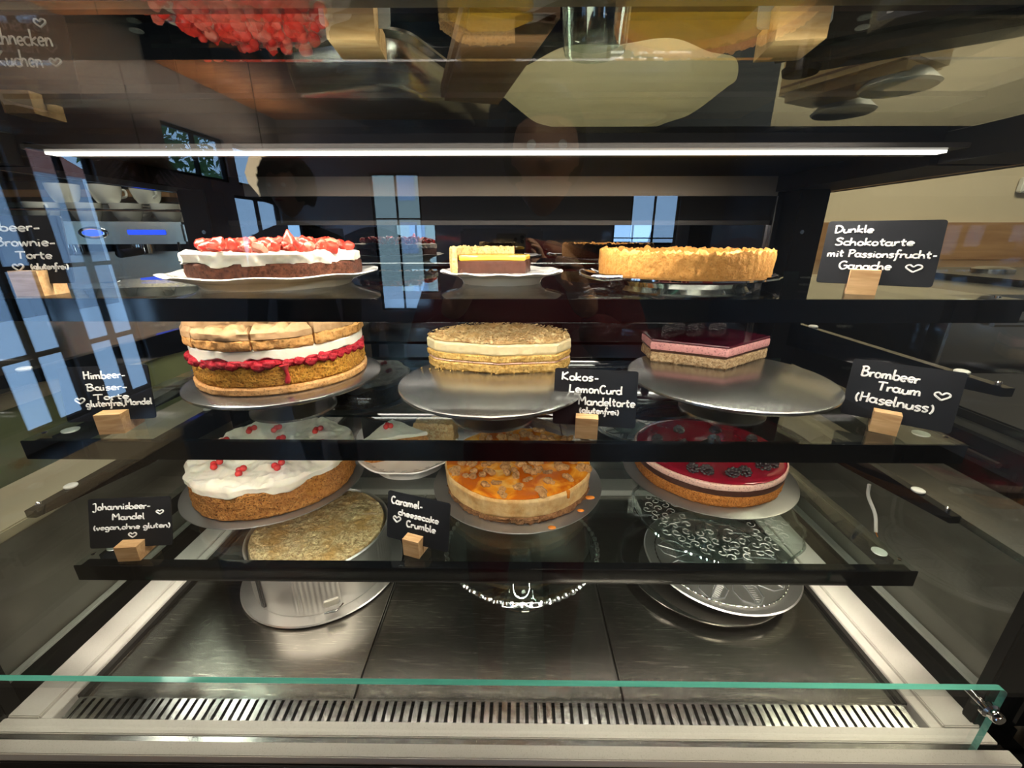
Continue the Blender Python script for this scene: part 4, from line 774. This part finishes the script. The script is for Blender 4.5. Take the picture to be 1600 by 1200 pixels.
price_sign('slate sign reading Johannisbeer-Mandel (vegan, ohne gluten)', -0.5153, 0.459, z3, 0.1044, 0.0664, 4.6, 17.6, [('Johannisbeer-', .05, .76, .76, .15), ('Mandel', .28, .68, .53, .14), (HT, .82, .92, .62, .11), ('(vegan,ohne gluten)', .05, .99, .32, .12), (HT, .47, .58, .13, .13)], boff=.0035, bs=(0.028, 0.028, 0.022))
price_sign('slate sign reading Caramel-cheesecake Crumble', -0.1335, 0.4675, z3, 0.0944, 0.0675, -18.7, 12.0, [('Caramel-', .06, .58, .74, .17), ('cheesecake', .18, .84, .50, .14), (HT, .10, .24, .32, .17), ('Crumble', .32, .80, .28, .15)], r=.00115, boff=-.002, bs=(0.024, 0.024, 0.026))
price_sign('slate sign reading Erdbeer-Brownie-Torte at the far left', -0.534, 0.465, z1, 0.1005, 0.070, 5.0, 8.0, [('Erdbeer-', .12, .78, .76, .15), ('Brownie-', .30, .90, .52, .15), ('Torte', .48, .84, .32, .13), (HT, .42, .54, .12, .14), ('(glutenfrei)', .60, .98, .15, .10)], boff=.012, bs=(0.028, 0.024, 0.026))

# ------------------------------------------------------------------ ON THE ROOF GLASS (seen from below)
ZR = 1.5165
t = plate('scalloped_plate', 'large white scalloped plate with foot ring standing on the glass roof', 0.100, 0.520, ZR, 0.118, .028, 'thin_porcelain', foot=.56, scal=.002, ns=9)
t = thing('steel_pan', 'shallow steel tray with rounded corners standing on the glass roof', 'tray', (-0.118, 0.513, ZR), rad(-19.6))
def rrect(hx, hy, r, n_=6): return [(sx * (hx - r) + r * math.cos(rad(a0 + k * 90 / n_)), sy * (hy - r) + r * math.sin(rad(a0 + k * 90 / n_))) for sx, sy, a0 in ((1, -1, -90), (1, 1, 0), (-1, 1, 90), (-1, -1, 180)) for k in range(n_ + 1)]
mb = MB(); L = [(.055, .095, 0), (.059, .099, .002), (.064, .104, .030), (.072, .112, .0315), (.072, .112, .0335), (.062, .102, .032), (.057, .097, .004), (.053, .093, .003)]; rr_ = [np.c_[np.array(rrect(hx, hy, .024)), np.full(28, z_)] for hx, hy, z_ in L]; N = 28
mb.add(np.concatenate(rr_), [[i * N + j, i * N + (j + 1) % N, (i + 1) * N + (j + 1) % N, (i + 1) * N + j] for i in range(len(L) - 1) for j in range(N)] + [list(range(N))[::-1], [(len(L) - 1) * N + j for j in range(N)]]); mb.build('pan', 'steel', t, angle=60)
t = thing('cutting_board', 'dark wooden board lying on the glass roof beside the steel tray', 'board', (-0.022, 0.375, ZR), rad(14)); MB().box(-.028, .028, -.085, .085, 0, .014, bev=.003).build('board', 'dark_wood', t, smooth=False)
price_sign('grey card in a wooden block on the glass roof, behind the steel tray', -0.105, 0.335, ZR, 0.045, 0.065, 5, 12, None, mat='grey_card', bs=(.030, .03, .022), group='grey cards on the roof')
price_sign('grey card in a wooden block on the glass roof, beside the slicer', 0.180, 0.338, ZR, 0.045, 0.065, -8, 12, None, mat='grey_card', bs=(.030, .03, .022), group='grey cards on the roof')
price_sign('dim slate sign reading Schnecken Kuchen on the glass roof at the left', -0.500, 0.500, ZR, 0.1005, 0.080, 6, 6, [('Schnecken', .25, .85, .62, .2), (HT, .72, .84, .84, .12), ('Kuchen', .30, .72, .36, .2), (HT, .78, .9, .38, .12)], bs=(.028, .03, .02))
t = thing('drinking_glass', 'clear drinking glass standing on the glass roof in front of the scalloped plate', 'glass', (0.052, 0.342, ZR)); MB().lathe([(0, 0), (.020, 0), (.021, .003), (.026, .08), (.0245, .08), (.0195, .006), (0, .006)], 48).build('tumbler', 'stand_glass', t)
# slicer / box at the right
t = thing('wooden_box', 'pale wooden box with rounded edge standing on the glass roof', 'box', (0.305, 0.452, ZR + .006), rad(-64)); MB().box(-.056, .056, -.030, .030, .001, .050, bev=.007).build('body', 'box_wood', t); MB().box(-.05, .05, -.0302, -.0295, .012, .014).build('groove', 'dark_wood', t)
for x_, y_ in ((-.030, .042), (.035, 0)): MB().lathe([(0, -.006), (.026, -.006), (.028, -.004), (.018, .006), (0, .008)], 32, (x_, y_, 0)).build('foot', 'white_plastic', t)
t = thing('slicer', 'dark steel kitchen machine with sloping arm standing on the glass roof', 'kitchen machine', (0.300, 0.330, ZR), rad(-33))
mb = MB().box(-.12, .12, -.018, .024, .004, .07, bev=.010); mb.build('housing', 'dark_metal', t)
MB().tube([(-.12, .0, .075), (-.02, .0, .10), (.12, .0, .08)], .012, 16).build('arm', 'chrome', t)
for x_ in (-.10, .09): MB().lathe([(0, 0), (.012, 0), (.013, .004), (0, .005)], 20, (x_, 0, 0)).build('foot', 'black_satin', t)

# ------------------------------------------------------------------ KITCHEN BEHIND / BESIDE THE CASE
# steel panels just outside the side glass
t = thing('left_panel_unit', 'brown grey steel counter side left of the case with pale top rail', 'counter', (-0.72, 0.75, 0)); MB().box(-.06, .055, -.9, .5, 0, 1.025).build('body', 'brown_steel', t, smooth=False); MB().box(-.06, .057, -.9, .5, 1.025, 1.04, bev=.002).build('rail', 'wall_beige', t, smooth=False)
t = thing('right_panel_unit', 'brown grey steel counter side right of the case with narrow rail', 'counter', (0.66, 0.75, 0)); MB().box(-.055, .06, -.44, .5, 0, 1.030).build('body', 'brown_steel', t, smooth=False); MB().box(-.057, .06, -.44, .5, 1.030, 1.04, bev=.002).build('rail', 'steel', t, smooth=False)
t = thing('side_counter', 'long grey worktop on the left carrying the coffee machine', 'counter', (-1.5, 1.5, 0))
MB().box(-.9, .55, -1.3, .45, .0, 1.10).build('body', 'olive', t, smooth=False); MB().box(-.92, .57, -1.32, .47, 1.10, 1.13, bev=.003).build('worktop', 'steel', t, smooth=False)
# espresso machine
e = thing('espresso_machine', 'steel espresso machine with blue lit buttons, cups on its top', 'coffee machine', (-1.40, 1.64, 1.13), rad(14))
MB().box(-.22, .22, -.16, .18, .03, .22, bev=.006).build('body', 'steel', e, smooth=False); MB().box(-.24, .24, -.20, .18, .245, .315, bev=.008).build('head', 'bright_steel', e, smooth=False)
MB().box(-.23, .23, -.03, .18, .215, .25).build('neck', 'dark_metal', e, smooth=False)
MB().box(-.235, .235, -.195, .17, .0, .035, bev=.004).build('drip_tray', 'steel', e, smooth=False)
for x_ in (-.16, .13): MB().box(x_ - .055, x_ + .055, -.204, -.199, .274, .290, bev=.002).build('button_panel', 'blue_glow', e, smooth=False)
MB().sphere((-.02, -.200, .28), .032, 20, 10, (1.3, .12, .6)).build('badge', 'chrome', e); MB().sphere((-.02, -.2035, .28), .024, 20, 10, (1.2, .1, .45)).build('badge_glow', 'blue_glow', e)
for x_ in (-.12, .08):
    gh = MB().lathe([(0, 0), (.034, 0), (.034, .03), (0, .03)], 24, (x_, -.14, .214)).build('group_head', 'chrome', e); MB().tube([(x_, -.17, .222), (x_ + .01, -.30, .218)], .013, 12).build('portafilter', 'black_satin', gh)
MB().tube([(.21, -.19, .25), (.215, -.21, .18), (.20, -.20, .08)], .005, 8).build('steam_wand', 'chrome', e)
MB().tube([(-.235, -.19, .35), (.235, -.19, .35), (.235, .17, .35), (-.235, .17, .35), (-.235, -.19, .35)], .004, 8).build('cup_rail', 'chrome', e)
def cup_at(i, x_, y_, z_, lb):
    t = thing('coffee_cup', lb, 'cup', (x_, y_, z_), random.random() * 6, 'cups stacked on the espresso machine')
    MB().lathe([(0, .002), (.022, .002), (.024, 0), (.027, 0), (.036, .016), (.043, .040), (.045, .058), (.0425, .058), (.039, .03), (0, .007)], 32).build('bowl', 'porcelain', t)
    MB().tube(crom([(.042, 0, .048), (.060, 0, .046), (.060, 0, .028), (.039, 0, .020)], 4), .004, 8).build('handle', 'porcelain', t); return t
R14 = lambda x_, y_: (-1.40 + x_ * math.cos(rad(14)) - y_ * math.sin(rad(14)), 1.64 + x_ * math.sin(rad(14)) + y_ * math.cos(rad(14)))
for i in range(8):
    x_, y_ = R14(-.185 + (i % 4) * .118, -.12 + (i // 4) * .12); cup_at(i, x_, y_, 1.13 + .3155, 'white coffee cup on the espresso machine, lower layer, %s of the %s row' % (('leftmost', 'second from left', 'third from left', 'rightmost')[i % 4], ('front', 'back')[i // 4]))
for i in range(3): x_, y_ = R14(-.13 + i * .118, -.09); cup_at(i, x_, y_, 1.13 + .3155 + .0585, '%s white coffee cup of the three in the upper layer on the espresso machine' % ('leftmost', 'middle', 'rightmost')[i])
t = thing('white_bowl', 'shallow white bowl on the left worktop', 'bowl', (-1.02, .62, 1.13)); MB().lathe([(0, .003), (.03, .003), (.033, 0), (.036, 0), (.055, .018), (.058, .020), (.053, .020), (.03, .006), (0, .006)], 48).build('bowl', 'porcelain', t)
t = thing('blue_carton', 'dark blue carton standing on the left worktop', 'carton', (-1.12, .66, 1.13), .4); MB().box(-.02, .02, -.04, .04, 0, .10, bev=.001).build('carton', 'blue_box', t, smooth=False)
t = thing('wooden_shelf', 'brown wooden wall shelf on the dark wall at the left', 'shelf', (-2.3, 2.2, 1.56)); MB().box(-.8, .8, -.22, .095, 0, .03, bev=.002).build('board', 'board_wood', t, smooth=False); MB().box(-.8, .8, .08, .099, -.35, 0).build('back_board', 'wall_beige', t, smooth=False)
t = thing('range_hood', 'pale slanting hood on the wall behind the coffee machine', 'hood', (-2.2, 2.15, 1.66)); MB().add([(-.35, -.25, 0), (.35, -.25, 0), (.35, .145, 0), (-.35, .145, 0), (-.2, -.05, .12), (.2, -.05, .12), (.2, .145, .12), (-.2, .145, .12)], [[0, 3, 2, 1], [4, 5, 6, 7], [0, 1, 5, 4], [1, 2, 6, 5], [2, 3, 7, 6], [3, 0, 4, 7]]).build('hood', 'wall_beige', t, smooth=False)
# right kitchen block
t = thing('kitchen_counter', 'high kitchen counter on the right with pale worktop and black drawers', 'counter', (1.55, 1.5, 0))
MB().box(-.62, 1.4, -.55, .79, 0, 1.262).build('body', 'black_satin', t, smooth=False); MB().box(-.66, 1.42, -.60, .79, 1.262, 1.285, bev=.003).build('worktop', 'steel', t, smooth=False)
for k in range(3):
    d = MB().box(-.60 + k * .5, -.12 + k * .5, -.575, -.552, 1.00, 1.245, bev=.004).build('drawer', 'black_gloss' if k else 'steel', t, smooth=False); MB().tube([(-.52 + k * .5, -.585, 1.22), (-.20 + k * .5, -.585, 1.22)], .006, 8).build('handle', 'steel', d)
t = thing('gas_hob', 'steel gas hob with round burners on the kitchen counter', 'hob', (1.45, 1.25, 1.285)); MB().box(-.25, .45, -.22, .25, 0, .016, bev=.003).build('plate', 'dark_metal', t, smooth=False)
for x_ in (-.12, .02, .16, .30): k_ = MB().lathe([(0, -.02), (.020, -.02), (.022, -.012), (.026, 0), (.026, .012), (0, .012)], 24).build('knob', 'chrome', t); k_.matrix_local = Matrix.Translation((x_, -.236, .03)) @ Matrix.Rotation(rad(-70), 4, 'X') @ Matrix.Rotation(PI, 4, 'X')
for (x_, y_) in ((-.1, 0), (.12, .05), (.34, 0)): MB().lathe([(0, .016), (.045, .016), (.045, .028), (.03, .034), (0, .034)], 28, (x_, y_, 0)).build('burner', 'steel', t)
t = thing('wood_splashback', 'brown wooden splashback board along the beige kitchen wall', 'board', (1.6, 2.285, 1.285)); MB().box(-1.2, 1.35, -.012, .012, 0, .18, bev=.002).build('board', 'board_wood', t, smooth=False)
t = thing('thermostat', 'small white thermostat on the beige kitchen wall', 'thermostat', (2.50, 2.298, 1.60)); MB().box(-.05, .05, -.03, 0, 0, .07, bev=.006).build('housing', 'white_plastic', t, smooth=False); MB().box(-.035, .035, -.032, -.030, .02, .05).build('screen', 'dark_metal', t, smooth=False)
t = thing('drawer_unit', 'dark steel drawer unit standing right beside the case', 'drawer unit', (1.05, 0.62, 0)); MB().box(-.26, .26, -.38, .26, 0, 1.10).build('body', 'brown_steel', t, smooth=False)
MB().box(-.27, .27, -.39, .27, 1.10, 1.118, bev=.003).build('top', 'dark_metal', t, smooth=False)
for k in range(2):
    d = MB().box(-.285, -.262, -.36 + k * .31, -.06 + k * .31, .84, 1.085, bev=.004).build('door', 'black_gloss', t, smooth=False); MB().tube([(-.292, -.34 + k * .31, 1.06), (-.292, -.10 + k * .31, 1.06)], .005, 8).build('handle', 'dark_metal', d)
# shop side: pendant lamp and plant seen mirrored in the front glass
t = thing('pendant_lamp', 'cream paper pendant lamp hanging in the shop', 'lamp', (-2.20, -3.5, 1.72)); MB().lathe([(0, 0), (.08, .0), (.16, .12), (.17, .20), (.12, .32), (.05, .36), (0, .36)], 32).build('lamp_shade', 'paper_lamp', t); MB().tube([(0, 0, .36), (0, 0, ZC - 1.722)], .004, 6).build('cord', 'black_satin', t)
t = thing('hanging_plant', 'spiky dark plant hanging in front of the side window', 'plant', (-2.55, -2.6, 1.62)); MB().lathe([(0, 0), (.07, 0), (.10, .12), (.09, .12), (0, .10)], 24).build('pot', 'black_satin', t); MB().tube([(0, 0, .10), (0, 0, ZC - 1.622)], .003, 6).build('cord', 'black_satin', t)
mb = MB()
for k in range(70):
    a = RS.rand() * 2 * PI; L = RS.uniform(.2, .36); u = RS.uniform(.1, 1.0); p = np.array([[0, 0, .12], [L * .5 * math.cos(a), L * .5 * math.sin(a), .12 + .18 * u], [L * math.cos(a), L * math.sin(a), .12 + .14 * u - .10]]); s_ = np.array([-math.sin(a), math.cos(a), 0]) * .010
    mb.add([p[0] - s_, p[0] + s_, p[1] + s_, p[1] - s_, p[2]], [[0, 1, 2, 3], [3, 2, 4]])
tag(mb.build('leaves', 'dark_leaf', t, smooth=False), kind='stuff')

# ------------------------------------------------------------------ PEOPLE (seen mirrored in the front glass)
def skin_mesh(name, verts, edges, radii, mat, parent, root=0, sub=2):
    me = bpy.data.meshes.new(name); me.from_pydata(verts, edges, []); o = bpy.data.objects.new(name, me); COL.objects.link(o); me.materials.append(M[mat])
    o.modifiers.new('s', 'SKIN'); 
    for i, r_ in enumerate(radii):
        me.skin_vertices[0].data[i].radius = (r_, r_) if not isinstance(r_, tuple) else r_; me.skin_vertices[0].data[i].use_root = (i == root)
    s_ = o.modifiers.new('b', 'SUBSURF'); s_.levels = sub; s_.render_levels = sub
    dg = bpy.context.evaluated_depsgraph_get(); m2 = bpy.data.meshes.new_from_object(o.evaluated_get(dg)); COL.objects.unlink(o); bpy.data.objects.remove(o)
    for p in m2.polygons: p.use_smooth = True
    m2.materials.clear(); m2.materials.append(M[mat]); o = bpy.data.objects.new(name, m2); COL.objects.link(o); o.parent = parent; return o
def head(parent, c, yaw, hairm='hair', curly=False, hands=None):
    mb = MB(); mb.sphere((0, 0, 0), .1, 28, 20, (.78, .95, 1.18)); v = mb.v[0]
    v[:, 0] *= np.where(v[:, 2] < -.02, 1 - .35 * np.clip((-v[:, 2] - .02) / .1, 0, 1), 1); v[:, 1] += np.where((v[:, 2] < -.02) & (v[:, 1] > 0), -.015, 0)
    mb.sphere((0, .098, -.012), .014, 10, 8, (.8, 1.1, 1.5)); 
    for s_ in (-1, 1): mb.sphere((s_ * .079, -.005, -.005), .02, 10, 8, (.4, .8, 1.3))
    h_ = mb.build('head', 'skin', parent); h_.location = c; h_.rotation_euler = (0, 0, yaw)
    for s_ in (-1, 1): MB().sphere((s_ * .030, .084, .010), .010, 10, 8).build('eye', 'eye_white', h_)
    MB().sphere((0, .086, -.050), .02, 12, 8, (1.1, .35, .3)).build('mouth', 'lip', h_)
    mb = MB()
    if curly:
        for k in range(150):
            ph = math.acos(1 - 1.45 * (k + .5) / 150); th = 2.39996 * k; d = np.array([math.cos(th) * math.sin(ph), math.sin(th) * math.sin(ph), math.cos(ph)])
            if d[1] > .55 and d[2] < .45: continue
            mb.sphere(d * np.array([.098, .108, .125]) + np.array([0, -.012, .012]), .024, 8, 6, noise=.006, freq=90)
    else:
        mb.sphere((0, -.014, .022), .108, 26, 18, (.84, .96, 1.12), noise=.004, freq=40); v = mb.v[0]; fr = (v[:, 1] > .045) & (v[:, 2] < .055); v[fr, 1] = .045; v[v[:, 2] < -.05, 2] = -.05
    mb.build('hair', hairm, h_); return h_
# customer further back
pc = thing('person', 'person with curly dark hair in a dark jacket standing in the shop', 'person', (-1.04, -1.5, 0))
V = [(0, 0, .95), (0, 0, 1.10), (0, 0, 1.25), (0, 0, 1.38), (0, .01, 1.47), (-.17, 0, 1.36), (-.23, .01, 1.12), (-.24, .10, .88), (.17, 0, 1.36), (.23, .01, 1.12), (.24, .10, .88), (-.09, 0, .88), (-.10, .02, .48), (-.10, -.02, .09), (-.10, .12, .04), (.09, 0, .88), (.10, .02, .48), (.10, -.02, .09), (.10, .12, .04)]
E_ = [(0, 1), (1, 2), (2, 3), (3, 4), (3, 5), (5, 6), (6, 7), (3, 8), (8, 9), (9, 10), (0, 11), (11, 12), (12, 13), (13, 14), (0, 15), (15, 16), (16, 17), (17, 18)]
RR = [(.15, .11), (.14, .10), (.16, .11), (.13, .09), (.055, .055), .065, .05, .04, .065, .05, .04, .085, .06, .045, .04, .085, .06, .045, .04]
skin_mesh('body', V, E_, RR, 'jacket_dark', pc); head(pc, (0, .02, 1.60), 0, curly=True)
def hand(parent, wrist, dirn, palm_n, side):
    d = np.array(dirn, float); d /= np.linalg.norm(d); n_ = np.array(palm_n, float); n_ -= d * (n_ @ d); n_ /= np.linalg.norm(n_); s_ = np.cross(d, n_) * side; w_ = np.array(wrist, float)
    V = [w_, w_ + d * .035, w_ + d * .065]; E_ = [(0, 1), (1, 2)]; RR = [(.024, .018), (.034, .014), (.036, .012)]
    o = skin_mesh('palm', [tuple(q) for q in V], E_, RR, 'skin', parent)
    for k, L in enumerate((.068, .076, .070, .056)):
        b_ = w_ + d * .078 + s_ * (.027 - .018 * k); p = [b_ - d * .02, b_ + d * L * .40, b_ + d * L * .70 + n_ * .014, b_ + d * L * .88 + n_ * .032]
        skin_mesh('finger', [tuple(q) for q in p], [(0, 1), (1, 2), (2, 3)], [.0095, .0088, .0080, .0068], 'skin', o)
    b_ = w_ + d * .02 + s_ * .028; p = [b_, b_ + d * .02 + s_ * .022, b_ + d * .042 + s_ * .034 + n_ * .01, b_ + d * .062 + s_ * .036 + n_ * .02]
    skin_mesh('thumb', [tuple(q) for q in p], [(0, 1), (1, 2), (2, 3)], [.012, .0105, .0095, .0078], 'skin', o)
pp = thing('person', 'person in a dark red hooded top holding up a phone before the case', 'person', (0.03, -0.42, 0))
V = [(0, 0, .92), (0, 0, 1.05), (0, 0, 1.18), (0, .01, 1.30), (0, .02, 1.40), (-.19, 0, 1.28), (-.235, .09, 1.13), (-.150, .30, 1.25), (.19, 0, 1.28), (.235, .09, 1.13), (.10, .29, 1.25), (-.10, 0, .84), (-.11, .03, .46), (-.11, 0, .09), (-.11, .13, .04), (.10, 0, .84), (.11, .03, .46), (.11, 0, .09), (.11, .13, .04)]
E_ = [(0, 1), (1, 2), (2, 3), (3, 4), (3, 5), (5, 6), (6, 7), (3, 8), (8, 9), (9, 10), (0, 11), (11, 12), (12, 13), (13, 14), (0, 15), (15, 16), (16, 17), (17, 18)]
RR = [(.16, .12), (.16, .12), (.18, .12), (.15, .10), (.06, .06), .075, .058, .038, .075, .058, .038, .09, .065, .045, .042, .09, .065, .045, .042]
skin_mesh('body', V, E_, RR, 'hoodie_red', pp); head(pp, (.03, .0, 1.56), 0)
hand(pp, (-.140, .315, 1.268), (.35, .30, .80), (1, .25, 0), -1); hand(pp, (.092, .305, 1.268), (-.30, .25, .85), (-1, .25, 0), 1)
ph = thing('phone', 'dark smartphone with round camera lenses held in two hands', 'phone', (0.0, -0.016, 1.4))
MB().box(-.078, .037, -.009, -.001, -.072, .010, bev=.003).build('body', 'phone_body', ph, smooth=False)
bp_ = MB().box(-.016, .034, -.001, .0008, -.028, .008, bev=.0008).build('camera_bump', 'phone_body', ph, smooth=False)
for (x_, z_) in ((0.0225, -.004), (.0225, -.020), (-.004, -.013)): l_ = MB().lathe([(0, .0), (.0065, 0), (.0075, .0008), (.0078, -.001), (0, -.001)], 24).build('lens', 'lens', bp_); l_.matrix_local = Matrix.Translation((x_, .0015, z_)) @ Matrix.Rotation(-PI / 2, 4, 'X')
